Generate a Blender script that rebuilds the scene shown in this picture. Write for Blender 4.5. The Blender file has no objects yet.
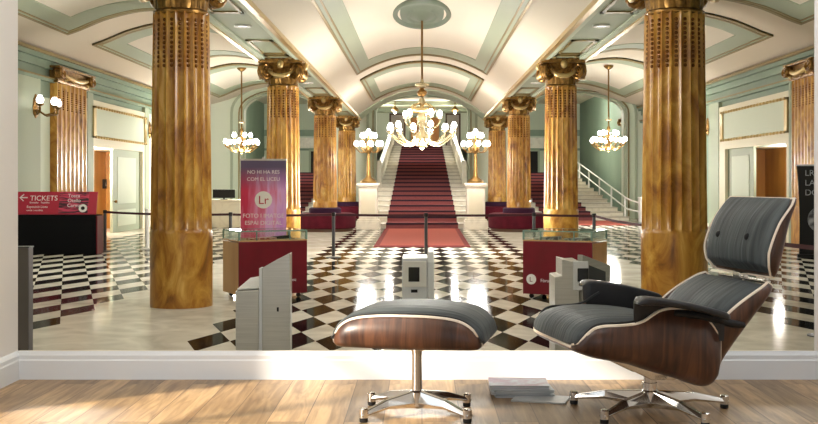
import bpy, bmesh, math, random
import numpy as np
from mathutils import Vector, Matrix
random.seed(7)
PI = math.pi
SC = bpy.context.scene
COL = SC.collection
F = 1100.0                 # focal length in pixels of an 818 px wide frame
S = F / 950.0              # how deep the hall is laid out
H = 0.955                  # eye height above the wooden floor
FL = H - 1.70              # level of the hall's marble floor, lower than the room
# ------------------------------------------------------------------ camera
cam = bpy.data.cameras.new('camera'); co = bpy.data.objects.new('camera', cam); COL.objects.link(co)
co.location = (0, 0, H); co.rotation_euler = (PI/2, 0, 0)
cam.sensor_fit = 'HORIZONTAL'; cam.sensor_width = 36; cam.lens = 36*F/818
cam.shift_x = -13/818; cam.shift_y = -30/818
cam.clip_end = 300; cam.clip_start = .05
SC.camera = co
def hall(px, py):          # point of the hall floor
    y = 1.70*F/(py-182); return ((px-422)*y/F, y)
def room(px, py):          # point of the wooden floor
    y = H*F/(py-182); return ((px-422)*y/F, y)
# ------------------------------------------------------------------ materials
def srgb(r, g, b):
    f = lambda c: (c/255/12.92) if c/255 <= .04045 else ((c/255+.055)/1.055)**2.4
    return (f(r), f(g), f(b), 1)
def mat(name, col, rough=.5, metal=0, coat=0, spec=None, emit=None, noise=None, bump=None, trans=None, scale=(1,1,1)):
    """noise=(scale, colour2, detail, lo, hi); bump=(scale, strength)"""
    m = bpy.data.materials.new(name); m.use_nodes = True
    nt = m.node_tree; b = nt.nodes['Principled BSDF']
    b.inputs['Base Color'].default_value = col
    b.inputs['Roughness'].default_value = rough; b.inputs['Metallic'].default_value = metal
    b.inputs['Coat Weight'].default_value = coat; b.inputs['Coat Roughness'].default_value = .08
    if spec is not None: b.inputs['Specular IOR Level'].default_value = spec
    if emit: b.inputs['Emission Color'].default_value = emit[0]; b.inputs['Emission Strength'].default_value = emit[1]
    if trans: b.inputs['Transmission Weight'].default_value = trans
    if noise or bump:
        tc = nt.nodes.new('ShaderNodeTexCoord'); mp = nt.nodes.new('ShaderNodeMapping')
        mp.inputs['Scale'].default_value = scale
        nt.links.new(tc.outputs['Object'], mp.inputs['Vector'])
    if noise:
        n = nt.nodes.new('ShaderNodeTexNoise'); n.inputs['Scale'].default_value = noise[0]; n.inputs['Detail'].default_value = noise[2]
        n.inputs['Distortion'].default_value = noise[5] if len(noise) > 5 else 0
        r = nt.nodes.new('ShaderNodeValToRGB'); r.color_ramp.elements[0].position = noise[3]; r.color_ramp.elements[1].position = noise[4]
        r.color_ramp.elements[0].color = col; r.color_ramp.elements[1].color = noise[1]
        nt.links.new(mp.outputs[0], n.inputs['Vector']); nt.links.new(n.outputs['Fac'], r.inputs['Fac']); nt.links.new(r.outputs[0], b.inputs['Base Color'])
    if bump:
        n2 = nt.nodes.new('ShaderNodeTexNoise'); n2.inputs['Scale'].default_value = bump[0]; n2.inputs['Detail'].default_value = 4
        bp = nt.nodes.new('ShaderNodeBump'); bp.inputs['Strength'].default_value = bump[1]; bp.inputs['Distance'].default_value = .01
        nt.links.new(mp.outputs[0], n2.inputs['Vector']); nt.links.new(n2.outputs['Fac'], bp.inputs['Height']); nt.links.new(bp.outputs[0], b.inputs['Normal'])
    return m
M = {}
M['vault'] = mat('vault_plaster', srgb(228,219,202), .8)
M['vault_side'] = mat('aisle_plaster', srgb(228,216,198), .8)
M['panel'] = mat('panel_plaster', srgb(230,223,208), .8)
M['sage'] = mat('sage_paint', srgb(160,170,148), .6)
M['sage_dark'] = mat('sage_wall_paint', srgb(122,142,124), .55, noise=(.6, srgb(134,153,134), 2, .3, .7))
M['sage_light'] = mat('pale_sage_paint', srgb(196,206,186), .6)
M['rose'] = mat('dark_sage_rose', srgb(98,112,96), .6)
M['mint'] = mat('mint_wall_paint', srgb(216,222,204), .6)
M['cream'] = mat('cream_paint', srgb(226,220,196), .6)
M['olive'] = mat('olive_gilt_moulding', srgb(140,122,76), .45, .3)
M['gilt'] = mat('gilt', srgb(166,126,66), .34, .75, noise=(14, srgb(78,52,22), 4, .35, .75))
M['gilt_light'] = mat('pale_gilt', srgb(206,180,126), .35, .6)
M['bronze'] = mat('aged_bronze', srgb(128,98,52), .35, .8)
M['glass_lamp'] = mat('lit_opal_glass', (1,.93,.8,1), .3, emit=((1,.97,.91,1), 18))
M['glass_sconce'] = mat('lit_sconce_glass', (1,.93,.8,1), .3, emit=((1,.97,.91,1), 8))
M['down'] = mat('lit_downlight', (1,1,1,1), .3, emit=((1,.95,.88,1), 3))
M['crystal'] = mat('pale_crystal', srgb(206,190,152), .15, .4)
M['tread_shade'] = mat('shaded_marble_tread', srgb(196,188,172), .35, noise=(2.2, srgb(176,168,152), 6, .45, .8, 1.5))  # darker copy of the step marble, paints shading along the step edges
M['stone'] = mat('white_marble', srgb(232,226,210), .3, noise=(2.2, srgb(205,198,182), 6, .45, .8, 1.5))
M['tread_red'] = mat('burgundy_stair_carpet', srgb(142,82,82), .95, spec=.1, noise=(60, srgb(120,66,68), 3, .3, .7))
M['nosing'] = mat('dark_carpet_edge', srgb(42,20,36), .9)
M['rug'] = mat('brick_red_carpet', srgb(160,84,72), .95, spec=.1, noise=(40, srgb(146,74,64), 3, .3, .7))
M['rug_edge'] = mat('wine_carpet_border', srgb(116,52,52), .95, spec=.1)
M['burgundy'] = mat('burgundy_velvet', srgb(92,18,36), .8, spec=.2, noise=(5, srgb(76,12,30), 3, .3, .7))
M['plum'] = mat('plum_velvet', srgb(58,30,56), .8, spec=.2)
M['kiosk_red'] = mat('wine_red_lacquer', srgb(118,8,32), .35, noise=(3, srgb(102,6,26), 2, .3, .7))
M['plywood'] = mat('pale_plywood_panel', srgb(206,166,110), .45, noise=(3, srgb(186,140,84), 5, .35, .75), scale=(1,1,.25))
M['clear'] = mat('clear_glass', (.9,.97,.95,1), .02, trans=1.0)
M['glass_edge'] = mat('green_glass_edge', srgb(120,150,140), .2)
M['steel'] = mat('brushed_steel', srgb(204,203,199), .34, .5, bump=(4, .04), scale=(1,1,40), noise=(3, srgb(190,189,185), 2, .3, .7))
M['steel_white'] = mat('pale_enamel', srgb(226,230,234), .35, .1)
M['grey_box'] = mat('grey_enamel', srgb(104,98,98), .5, .2, noise=(3, srgb(90,86,86), 2, .3, .7))
M['screen'] = mat('black_screen', (.006,.006,.007,1), .15)
M['black'] = mat('black_metal', (.014,.014,.015,1), .55, spec=.25)
M['black_cloth'] = mat('black_cloth', (.008,.008,.009,1), .95, spec=.1)
M['belt'] = mat('dark_red_belt', srgb(62,22,32), .8)
M['post'] = mat('charcoal_post', srgb(78,80,84), .45, .3)
M['white'] = mat('white_paint', srgb(240,240,236), .5)
M['lettering'] = mat('white_lettering', srgb(240,232,236), .6)
M['ticket_red'] = mat('ticket_sign_red', srgb(176,28,58), .5)
M['wood_door'] = mat('honey_wood', srgb(190,132,60), .4, noise=(2.5, srgb(166,106,42), 5, .35, .75), scale=(1,1,.2))
M['dark_wood'] = mat('dark_brown_wood', srgb(84,54,34), .5)
M['leather_brown'] = mat('brown_leather', srgb(104,66,38), .5)
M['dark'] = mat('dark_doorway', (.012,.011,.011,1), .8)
M['curtain'] = mat('orange_drape', srgb(206,140,84), .8)
M['pink_wall'] = mat('pinkish_grey_wall', srgb(186,172,162), .8)
M['photo_grey'] = mat('grey_print', srgb(170,172,178), .6, noise=(5, srgb(60,60,66), 3, .4, .6))
# amber marble of the columns
def marble_amber():
    m = bpy.data.materials.new('amber_marble'); m.use_nodes = True; nt = m.node_tree; b = nt.nodes['Principled BSDF']
    tc = nt.nodes.new('ShaderNodeTexCoord'); oi = nt.nodes.new('ShaderNodeObjectInfo')
    ad = nt.nodes.new('ShaderNodeVectorMath'); ad.operation = 'MULTIPLY_ADD'
    nt.links.new(oi.outputs['Location'], ad.inputs[0]); ad.inputs[1].default_value = (.37,.21,.0)
    nt.links.new(tc.outputs['Object'], ad.inputs[2])
    mp = nt.nodes.new('ShaderNodeMapping'); mp.inputs['Scale'].default_value = (1,1,.42); nt.links.new(ad.outputs[0], mp.inputs[0])
    n = nt.nodes.new('ShaderNodeTexNoise'); n.inputs['Scale'].default_value = 3.2; n.inputs['Detail'].default_value = 9; n.inputs['Roughness'].default_value = .62; n.inputs['Distortion'].default_value = 1.3
    nt.links.new(mp.outputs[0], n.inputs['Vector'])
    r = nt.nodes.new('ShaderNodeValToRGB'); e = r.color_ramp.elements
    e[0].position = .28; e[0].color = srgb(112,68,18); e[1].position = .74; e[1].color = srgb(230,190,106)
    x = e.new(.42); x.color = srgb(166,110,36)
    x = e.new(.56); x.color = srgb(200,150,62)
    nt.links.new(n.outputs['Fac'], r.inputs['Fac']); nt.links.new(r.outputs[0], b.inputs['Base Color'])
    b.inputs['Roughness'].default_value = .32; b.inputs['Coat Weight'].default_value = .15; b.inputs['Coat Roughness'].default_value = .2
    return m
M['amber'] = marble_amber()
M['bead'] = mat('dark_amber_bead', srgb(120,74,26), .25, .2)
# diagonal chequered marble with plain marble strips under the columns
def floor_marble():
    m = bpy.data.materials.new('chequered_marble'); m.use_nodes = True; nt = m.node_tree; b = nt.nodes['Principled BSDF']; L = nt.links.new
    def N(t, **k):
        n = nt.nodes.new(t)
        for a, v in k.items(): setattr(n, a, v)
        return n
    def math_(op, a, b_=None, c=None):
        n = N('ShaderNodeMath', operation=op)
        for i, v in enumerate((a, b_, c)):
            if v is None: continue
            if isinstance(v, (int, float)): n.inputs[i].default_value = v
            else: L(v, n.inputs[i])
        return n.outputs[0]
    g = N('ShaderNodeNewGeometry'); sx = N('ShaderNodeSeparateXYZ'); L(g.outputs['Position'], sx.inputs[0])
    w, d = .456, 1.22*S
    X = sx.outputs[0]; Y = sx.outputs[1]
    xa = math_('DIVIDE', X, w); yb = math_('DIVIDE', math_('SUBTRACT', Y, 11.37*S), d)
    u = math_('ADD', math_('ADD', xa, yb), .5); v = math_('ADD', math_('SUBTRACT', xa, yb), .5)
    fu = math_('FLOOR', u); fv = math_('FLOOR', v)
    # a cell is black when u and v cells sum to an even number
    chk = math_('MODULO', math_('ADD', math_('ADD', fu, fv), 400), 2)
    isw = math_('GREATER_THAN', chk, .5)
    xc = math_('ABSOLUTE', math_('MULTIPLY', math_('ADD', fu, fv), w/2)); ax = math_('ABSOLUTE', X)
    inband = math_('MULTIPLY', math_('GREATER_THAN', xc, 2.5), math_('LESS_THAN', xc, 4.4))
    far = math_('GREATER_THAN', ax, 9.4)
    white = math_('MAXIMUM', math_('MAXIMUM', isw, inband), far)
    n1 = N('ShaderNodeTexNoise'); n1.inputs['Scale'].default_value = 1.6; n1.inputs['Detail'].default_value = 8; n1.inputs['Distortion'].default_value = 1.2
    L(g.outputs['Position'], n1.inputs['Vector'])
    cw = N('ShaderNodeValToRGB'); cw.color_ramp.elements[0].position = .3; cw.color_ramp.elements[0].color = srgb(188,182,168); cw.color_ramp.elements[1].position = .7; cw.color_ramp.elements[1].color = srgb(222,217,204)
    cb = N('ShaderNodeValToRGB'); cb.color_ramp.elements[0].position = .4; cb.color_ramp.elements[0].color = (.006,.006,.006,1); cb.color_ramp.elements[1].position = .8; cb.color_ramp.elements[1].color = (.03,.028,.024,1)
    L(n1.outputs['Fac'], cw.inputs[0]); L(n1.outputs['Fac'], cb.inputs[0])
    mx = N('ShaderNodeMix', data_type='RGBA'); L(white, mx.inputs['Factor']); L(cb.outputs[0], mx.inputs['A']); L(cw.outputs[0], mx.inputs['B'])
    L(mx.outputs['Result'], b.inputs['Base Color'])
    b.inputs['Roughness'].default_value = .085; b.inputs['Specular IOR Level'].default_value = .5; b.inputs['IOR'].default_value = 1.035
    return m
M['floor_marble'] = floor_marble()
# oak boards
def oak():
    m = bpy.data.materials.new('oak_boards'); m.use_nodes = True; nt = m.node_tree; b = nt.nodes['Principled BSDF']; L = nt.links.new
    g = nt.nodes.new('ShaderNodeNewGeometry')
    mp = nt.nodes.new('ShaderNodeMapping'); mp.inputs['Rotation'].default_value = (0,0,PI/2); L(g.outputs['Position'], mp.inputs[0])
    br = nt.nodes.new('ShaderNodeTexBrick'); br.offset = .37; br.inputs['Scale'].default_value = 1
    br.inputs['Brick Width'].default_value = 1.3; br.inputs['Row Height'].default_value = .155
    br.inputs['Mortar Size'].default_value = .002; br.inputs['Mortar Smooth'].default_value = .3
    br.inputs['Color1'].default_value = (0,0,0,1); br.inputs['Color2'].default_value = (1,1,1,1); br.inputs['Mortar'].default_value = (.5,.5,.5,1)
    L(mp.outputs[0], br.inputs['Vector'])
    sep = nt.nodes.new('ShaderNodeSeparateColor'); L(br.outputs['Color'], sep.inputs[0])
    mp2 = nt.nodes.new('ShaderNodeMapping'); mp2.inputs['Scale'].default_value = (26,2.2,1); L(g.outputs['Position'], mp2.inputs[0])
    off = nt.nodes.new('ShaderNodeVectorMath'); off.operation = 'MULTIPLY_ADD'
    L(br.outputs['Color'], off.inputs[0]); off.inputs[1].default_value = (31,17,5); L(mp2.outputs[0], off.inputs[2])
    n = nt.nodes.new('ShaderNodeTexNoise'); n.inputs['Scale'].default_value = 1.1; n.inputs['Detail'].default_value = 7; n.inputs['Distortion'].default_value = .9
    L(off.outputs[0], n.inputs['Vector'])
    r = nt.nodes.new('ShaderNodeValToRGB'); r.color_ramp.elements[0].position = .3; r.color_ramp.elements[0].color = srgb(134,106,74); r.color_ramp.elements[1].position = .7; r.color_ramp.elements[1].color = srgb(200,170,128)
    L(n.outputs['Fac'], r.inputs[0])
    t = nt.nodes.new('ShaderNodeValToRGB'); t.color_ramp.elements[0].color = (.58,.54,.48,1); t.color_ramp.elements[1].color = (1.12,1.08,1.04,1)
    L(sep.outputs[0], t.inputs[0])
    mu = nt.nodes.new('ShaderNodeMix'); mu.data_type = 'RGBA'; mu.blend_type = 'MULTIPLY'; mu.inputs['Factor'].default_value = 1
    L(r.outputs[0], mu.inputs['A']); L(t.outputs[0], mu.inputs['B'])
    mo = nt.nodes.new('ShaderNodeMix'); mo.data_type = 'RGBA'; L(br.outputs['Fac'], mo.inputs['Factor']); L(mu.outputs['Result'], mo.inputs['A']); mo.inputs['B'].default_value = srgb(84,60,42)
    L(mo.outputs['Result'], b.inputs['Base Color'])
    b.inputs['Roughness'].default_value = .38
    bp = nt.nodes.new('ShaderNodeBump'); bp.inputs['Strength'].default_value = .12; bp.inputs['Distance'].default_value = .004; L(n.outputs['Fac'], bp.inputs['Height']); L(bp.outputs[0], b.inputs['Normal'])
    return m
M['oak'] = oak()
M['room_wall'] = mat('white_room_paint', srgb(244,241,237), .7, bump=(40, .05))
M['skirting'] = mat('white_gloss_paint', srgb(236,241,245), .4)
# walnut veneer and creased leather, both running with the piece
def walnut():
    m = bpy.data.materials.new('walnut_veneer'); m.use_nodes = True; nt = m.node_tree; b = nt.nodes['Principled BSDF']; L = nt.links.new
    tc = nt.nodes.new('ShaderNodeTexCoord'); mp = nt.nodes.new('ShaderNodeMapping'); mp.inputs['Scale'].default_value = (17,5,2.6); mp.inputs['Rotation'].default_value = (0,.35,0)
    L(tc.outputs['Object'], mp.inputs[0])
    n = nt.nodes.new('ShaderNodeTexNoise'); n.inputs['Scale'].default_value = 1.1; n.inputs['Detail'].default_value = 7; n.inputs['Distortion'].default_value = 1.6
    L(mp.outputs[0], n.inputs['Vector'])
    r = nt.nodes.new('ShaderNodeValToRGB'); e = r.color_ramp.elements; e[0].position = .3; e[0].color = srgb(48,30,22); e[1].position = .72; e[1].color = srgb(108,70,47)
    x = e.new(.5); x.color = srgb(77,48,34)
    L(n.outputs['Fac'], r.inputs[0]); L(r.outputs[0], b.inputs['Base Color'])
    b.inputs['Roughness'].default_value = .38; b.inputs['Coat Weight'].default_value = .15; b.inputs['Coat Roughness'].default_value = .25
    return m
M['walnut'] = walnut()
def leather(axis_scale, name):
    m = bpy.data.materials.new(name); m.use_nodes = True; nt = m.node_tree; b = nt.nodes['Principled BSDF']; L = nt.links.new
    tc = nt.nodes.new('ShaderNodeTexCoord'); mp = nt.nodes.new('ShaderNodeMapping'); mp.inputs['Scale'].default_value = axis_scale
    L(tc.outputs['Object'], mp.inputs[0])
    n = nt.nodes.new('ShaderNodeTexNoise'); n.inputs['Scale'].default_value = 1; n.inputs['Detail'].default_value = 5; n.inputs['Distortion'].default_value = .6
    L(mp.outputs[0], n.inputs['Vector'])
    r = nt.nodes.new('ShaderNodeValToRGB'); r.color_ramp.elements[0].position = .32; r.color_ramp.elements[0].color = srgb(58,63,65); r.color_ramp.elements[1].position = .7; r.color_ramp.elements[1].color = srgb(92,99,100)
    L(n.outputs['Fac'], r.inputs[0]); L(r.outputs[0], b.inputs['Base Color'])
    bp = nt.nodes.new('ShaderNodeBump'); bp.inputs['Strength'].default_value = .55; bp.inputs['Distance'].default_value = .012; L(n.outputs['Fac'], bp.inputs['Height']); L(bp.outputs[0], b.inputs['Normal'])
    b.inputs['Roughness'].default_value = .55; b.inputs['Specular IOR Level'].default_value = .3
    return m
M['leather'] = leather((2.5,42,2.5), 'grey_creased_leather')
M['leather_head'] = leather((2.5,34,2.5), 'grey_headrest_leather')
M['leather_arm'] = mat('black_leather', srgb(34,34,36), .38, bump=(60,.2))
M['piping'] = mat('dark_piping', srgb(40,42,44), .5)
M['maple'] = mat('pale_plywood_edge', srgb(242,228,208), .5)
M['chrome'] = mat('polished_aluminium', srgb(226,224,220), .12, 1.0)
M['rubber'] = mat('black_rubber', (.012,.012,.012,1), .7)
M['paper'] = mat('paper_pages', srgb(214,216,214), .8, noise=(4, srgb(170,178,180), 3, .35, .65), scale=(1,1,90))
# ------------------------------------------------------------------ mesh building
class MB:
    def __init__(s): s.bm = bmesh.new()
    def vf(s, vs, fs, M_=None):
        nv = [s.bm.verts.new((M_ @ Vector(v)) if M_ else v) for v in vs]
        for f in fs:
            try: s.bm.faces.new([nv[i] for i in f])
            except ValueError: pass
        return nv
    def box(s, x0, x1, y0, y1, z0, z1, M_=None):
        v = [(x0,y0,z0),(x1,y0,z0),(x1,y1,z0),(x0,y1,z0),(x0,y0,z1),(x1,y0,z1),(x1,y1,z1),(x0,y1,z1)]
        s.vf(v, [(0,3,2,1),(4,5,6,7),(0,1,5,4),(1,2,6,5),(2,3,7,6),(3,0,4,7)], M_); return s
    def lathe(s, prof, n=24, M_=None, caps=True, sx=1, sy=1):
        """prof = [(r, z)...]"""
        rings = []
        for r, z in prof:
            rings.append([s.bm.verts.new((M_ @ Vector((r*sx*math.cos(2*PI*k/n), r*sy*math.sin(2*PI*k/n), z))) if M_ else (r*sx*math.cos(2*PI*k/n), r*sy*math.sin(2*PI*k/n), z)) for k in range(n)])
        for a, b in zip(rings, rings[1:]):
            for k in range(n): s.bm.faces.new((a[k], a[(k+1)%n], b[(k+1)%n], b[k]))
        if caps:
            s.bm.faces.new(rings[0][::-1]); s.bm.faces.new(rings[-1])
        return s
    def tube(s, pts, r, n=8, closed=False, M_=None):
        pts = [Vector(p) for p in pts]; m = len(pts); rs = r if isinstance(r, (list, tuple)) else [r]*m
        rings = []; prev = None
        for i, p in enumerate(pts):
            if closed: t = pts[(i+1)%m]-pts[i-1]
            else: t = pts[min(i+1, m-1)]-pts[max(i-1, 0)]
            t.normalize()
            if prev is None:
                a = Vector((0,0,1)) if abs(t.z) < .9 else Vector((1,0,0))
                u = t.cross(a).normalized()
            else:
                u = prev - t*prev.dot(t)
                u = u.normalized() if u.length > 1e-6 else t.orthogonal().normalized()
            prev = u; w = t.cross(u)
            ring = []
            for k in range(n):
                q = p + (u*math.cos(2*PI*k/n)+w*math.sin(2*PI*k/n))*rs[i]
                ring.append(s.bm.verts.new((M_ @ q) if M_ else q))
            rings.append(ring)
        R = range(m) if closed else range(m-1)
        for i in R:
            a, b = rings[i], rings[(i+1)%m]
            for k in range(n): s.bm.faces.new((a[k], a[(k+1)%n], b[(k+1)%n], b[k]))
        if not closed:
            s.bm.faces.new(rings[0][::-1]); s.bm.faces.new(rings[-1])
        return s
    def prism(s, poly, axis, a0, a1, M_=None):
        """poly 2D, extruded along axis x, y or z between a0 and a1"""
        def P(p, a):
            v = {'x': (a, p[0], p[1]), 'y': (p[0], a, p[1]), 'z': (p[0], p[1], a)}[axis]
            return (M_ @ Vector(v)) if M_ else v
        n = len(poly)
        A = [s.bm.verts.new(P(p, a0)) for p in poly]; B = [s.bm.verts.new(P(p, a1)) for p in poly]
        s.bm.faces.new(A); s.bm.faces.new(B[::-1])
        for k in range(n): s.bm.faces.new((A[k], B[k], B[(k+1)%n], A[(k+1)%n]))
        return s
    def grid(s, rows, closed_u=False, caps=False, M_=None):
        G = [[s.bm.verts.new((M_ @ Vector(p)) if M_ else p) for p in r] for r in rows]
        for a, b in zip(G, G[1:]):
            n = len(a)
            for k in range(n if closed_u else n-1):
                s.bm.faces.new((a[k], a[(k+1)%n], b[(k+1)%n], b[k]))
        if caps:
            s.bm.faces.new(G[0][::-1]); s.bm.faces.new(G[-1])
        return s
    def ball(s, c, r, nu=12, nv=8, sz=1):
        prof = [(max(r*math.sin(PI*i/nv), r*.02), -r*sz*math.cos(PI*i/nv)) for i in range(nv+1)]
        return s.lathe(prof, nu, Matrix.Translation(c))
    def build(s, name, m, parent=None, smooth=None, bevel=0, solid=0, subsurf=0):
        bmesh.ops.recalc_face_normals(s.bm, faces=s.bm.faces)
        me = bpy.data.meshes.new(name); s.bm.to_mesh(me); s.bm.free()
        me.materials.append(m)
        o = bpy.data.objects.new(name, me); COL.objects.link(o)
        if parent: o.parent = parent
        if smooth is not None:
            for p in me.polygons: p.use_smooth = True
            if smooth: me.set_sharp_from_angle(angle=math.radians(smooth))
        if solid:
            md = o.modifiers.new('solid', 'SOLIDIFY'); md.thickness = solid; md.offset = 0
        if bevel:
            md = o.modifiers.new('bevel', 'BEVEL'); md.width = bevel; md.segments = 2; md.limit_method = 'ANGLE'
        if subsurf:
            md = o.modifiers.new('sub', 'SUBSURF'); md.levels = subsurf; md.render_levels = subsurf
        return o
def tag(o, label, cat, group=None, kind=None):
    o['label'] = label; o['category'] = cat
    if group: o['group'] = group
    if kind: o['kind'] = kind
    return o
def thing(name, label, cat, loc=(0,0,0), rz=0, group=None, kind='thing'):
    o = bpy.data.objects.new(name, None); COL.objects.link(o); o.empty_display_size = .1
    o.location = loc; o.rotation_euler = (0,0,rz)
    return tag(o, label, cat, group, kind)
def struct(name, mb, m, **k):
    o = mb.build(name, m, **k); o['kind'] = 'structure'; return o
def copy_tree(o, parent=None):
    c = o.copy(); COL.objects.link(c)
    if parent: c.parent = parent
    for ch in list(o.children): copy_tree(ch, c)
    return c
def text(name, body, size, parent, M_, m, align='LEFT', extrude=.002):
    cu = bpy.data.curves.new(name, 'FONT'); cu.body = body; cu.size = size; cu.align_x = align; cu.extrude = extrude
    tmp = bpy.data.objects.new('tmp', cu); COL.objects.link(tmp)
    me = bpy.data.meshes.new_from_object(tmp.evaluated_get(bpy.context.evaluated_depsgraph_get())); me.name = name
    bpy.data.objects.remove(tmp); bpy.data.curves.remove(cu)
    me.materials.clear(); me.materials.append(m)
    o = bpy.data.objects.new(name, me); COL.objects.link(o); o.parent = parent; o.matrix_local = M_
    return o
def upright(x, y, z, rz=0, tilt=0):    # text standing up, read from -y
    return Matrix.Translation((x,y,z)) @ Matrix.Rotation(rz, 4, 'Z') @ Matrix.Rotation(PI/2+tilt, 4, 'X')
def lerp_table(tab, t):
    """smooth interpolation through rows (key, v1, v2 ...)"""
    k = [r[0] for r in tab]; n = len(tab)
    asc = k[-1] > k[0]
    i = 0
    while i < n-2 and ((t > k[i+1]) if asc else (t < k[i+1])): i += 1
    h = k[i+1]-k[i]; u = min(max((t-k[i])/h, 0), 1); out = []
    for j in range(1, len(tab[0])):
        p1, p2 = tab[i][j], tab[i+1][j]
        m1 = (p2-tab[i-1][j])/(k[i+1]-k[i-1])*h if i > 0 else p2-p1
        m2 = (tab[i+2][j]-p1)/(k[i+2]-k[i])*h if i+2 < n else p2-p1
        u2, u3 = u*u, u*u*u
        out.append((2*u3-3*u2+1)*p1+(u3-2*u2+u)*m1+(-2*u3+3*u2)*p2+(u3-u2)*m2)
    return out
def se(c, p): return math.copysign(abs(c)**p, c)
# ================================================================== THE ROOM
WY = H*F/(379-182)                       # the end wall, its printed mural built as an opening to a hall
XL = -405*WY/F; XR = 393*WY/F            # sides of the opening
ZS = H-169*WY/F                          # its sill
ZT = 2.25
RX = 3.1                                 # room's other side wall
YB = -3.2
mb = MB(); mb.box(XL-.1, RX, YB, WY+.012, -.12, 0); struct('floor', mb, M['oak'])
mb = MB()
mb.box(XL-.12, RX+.1, WY, WY+.012, 0, ZS)
mb.box(XR, RX+.1, WY, WY+.012, ZS, 2.75); mb.box(XL-.12, XL, WY, WY+.012, ZS, 2.75); mb.box(XL, XR, WY, WY+.012, ZT, 2.75)
struct('wall_front', mb, M['room_wall'])
W0, W1, WZ0, WZ1 = 2.72, 4.42, .1, 2.25    # window in the wall beside the camera
mb = MB()
mb.box(XL-.12, XL, YB, W0, 0, 2.75); mb.box(XL-.12, XL, W1, WY, 0, 2.75)
mb.box(XL-.12, XL, W0, W1, 0, WZ0); mb.box(XL-.12, XL, W0, W1, WZ1, 2.75)
struct('wall_left', mb, M['room_wall'])
mb = MB(); mb.box(RX, RX+.1, YB, WY, 0, 2.75); struct('wall_right', mb, M['room_wall'])
mb = MB(); mb.box(1.4, RX+.1, YB-.1, YB, 0, 2.75); mb.box(XL-.12, 1.4, YB-.1, YB, 2.3, 2.75); struct('wall_back', mb, M['room_wall'])  # unseen, closed on the chair side only to darken that half of the room
mb = MB(); mb.box(XL-.12, RX+.1, YB, WY+.012, 2.75, 2.85); struct('ceiling', mb, M['room_wall'])
mb = MB()
for a, b in ((W0, W0+.06), (W1-.06, W1), ((W0+W1)/2-.025, (W0+W1)/2+.025)): mb.box(XL-.1, XL-.03, a, b, WZ0, WZ1)
for z in (WZ0, WZ1-.06, 1.25): mb.box(XL-.1, XL-.03, W0, W1, z, z+.06)
struct('window_1', mb, M['skirting'], bevel=.006)
hz = ZS
prof = [(0,0),(-.018,0),(-.018,hz-.045),(-.014,hz-.038),(-.014,hz-.02),(-.006,hz-.006),(-.003,hz),(0,hz)]
mb = MB(); mb.prism([(WY+p, z) for p, z in prof], 'x', XL, RX); struct('baseboard_front', mb, M['skirting'])
mb = MB(); mb.prism([(XL-p, z) for p, z in prof], 'y', YB, WY-.0); struct('baseboard_left', mb, M['skirting'])
# ================================================================== LOUNGE CHAIR AND OTTOMAN
def rail_ring(rows, r, name, m, parent):
    """a light edge that follows the border of a shell"""
    loop = [r_[0] for r_ in rows] + rows[-1][1:] + [r_[-1] for r_ in rows[:-1]][::-1] + rows[0][1:-1][::-1]
    pts = []
    for p in loop:
        if not pts or (Vector(p)-Vector(pts[-1])).length > .004: pts.append(p)
    if (Vector(pts[0])-Vector(pts[-1])).length < .004: pts.pop()
    mb = MB(); mb.tube(pts, r, 6, True); return mb.build(name, m, parent, smooth=60)
def u_rows(tab, n, nt=28, p=.55):
    """shell whose sides curl up: rows of points; tab = (a, z_bottom, z_rim, half_width)"""
    rows = []
    for i in range(n+1):
        a = tab[0][0]+(tab[-1][0]-tab[0][0])*i/n
        zb, zr, w = lerp_table(tab, a); row = []
        for k in range(nt+1):
            ph = -PI/2+PI*k/nt
            row.append((a, w*se(math.sin(ph), p), zb+(zr-zb)*(1-abs(math.cos(ph))**p)))
        rows.append(row)
    return rows
def cushion_rows(tab, n, nt=36, p=.5):
    """closed rings; tab = (a, z_low, z_top, half_width)"""
    rows = []
    for i in range(n+1):
        a = tab[0][0]+(tab[-1][0]-tab[0][0])*i/n
        zl, zt, w = lerp_table(tab, a); zc, hh = (zl+zt)/2, (zt-zl)/2; row = []
        for k in range(nt):
            ph = 2*PI*k/nt
            row.append((a, w*se(math.cos(ph), p), zc+hh*se(math.sin(ph), .8)))
        rows.append(row)
    return rows
def star_leg(parent, ang, R, zh, hub_r, name='leg'):
    c, s_ = math.cos(ang), math.sin(ang)
    T = Matrix.Rotation(ang, 4, 'Z')
    def sec(x, w, z0, z1): return [(x,-w*.5,z1),(x,-w,z0+(z1-z0)*.3),(x,-w*.8,z0),(x,w*.8,z0),(x,w,z0+(z1-z0)*.3),(x,w*.5,z1)]
    mb = MB()
    mb.grid([sec(hub_r*.3, .02, zh-.075, zh), sec(hub_r, .022, zh-.07, zh-.004), sec(R*.55, .022, zh*.42, zh*.42+.035), sec(R*.9, .017, .026, .046), sec(R, .016, .024, .044)], closed_u=True, caps=True, M_=T)
    o = mb.build(name, M['chrome'], parent, bevel=.002)
    mb = MB(); mb.lathe([(.014,.014),(.018,.018),(.018,.052),(.014,.056)], 14, T @ Matrix.Translation((R-.014,0,0))); mb.build('foot_cap', M['chrome'], o, smooth=40)
    mb = MB(); mb.lathe([(.014,0),(.017,.003),(.017,.016)], 14, T @ Matrix.Translation((R-.014,0,0))); mb.build('glide', M['rubber'], o, smooth=40)
    return o
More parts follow.
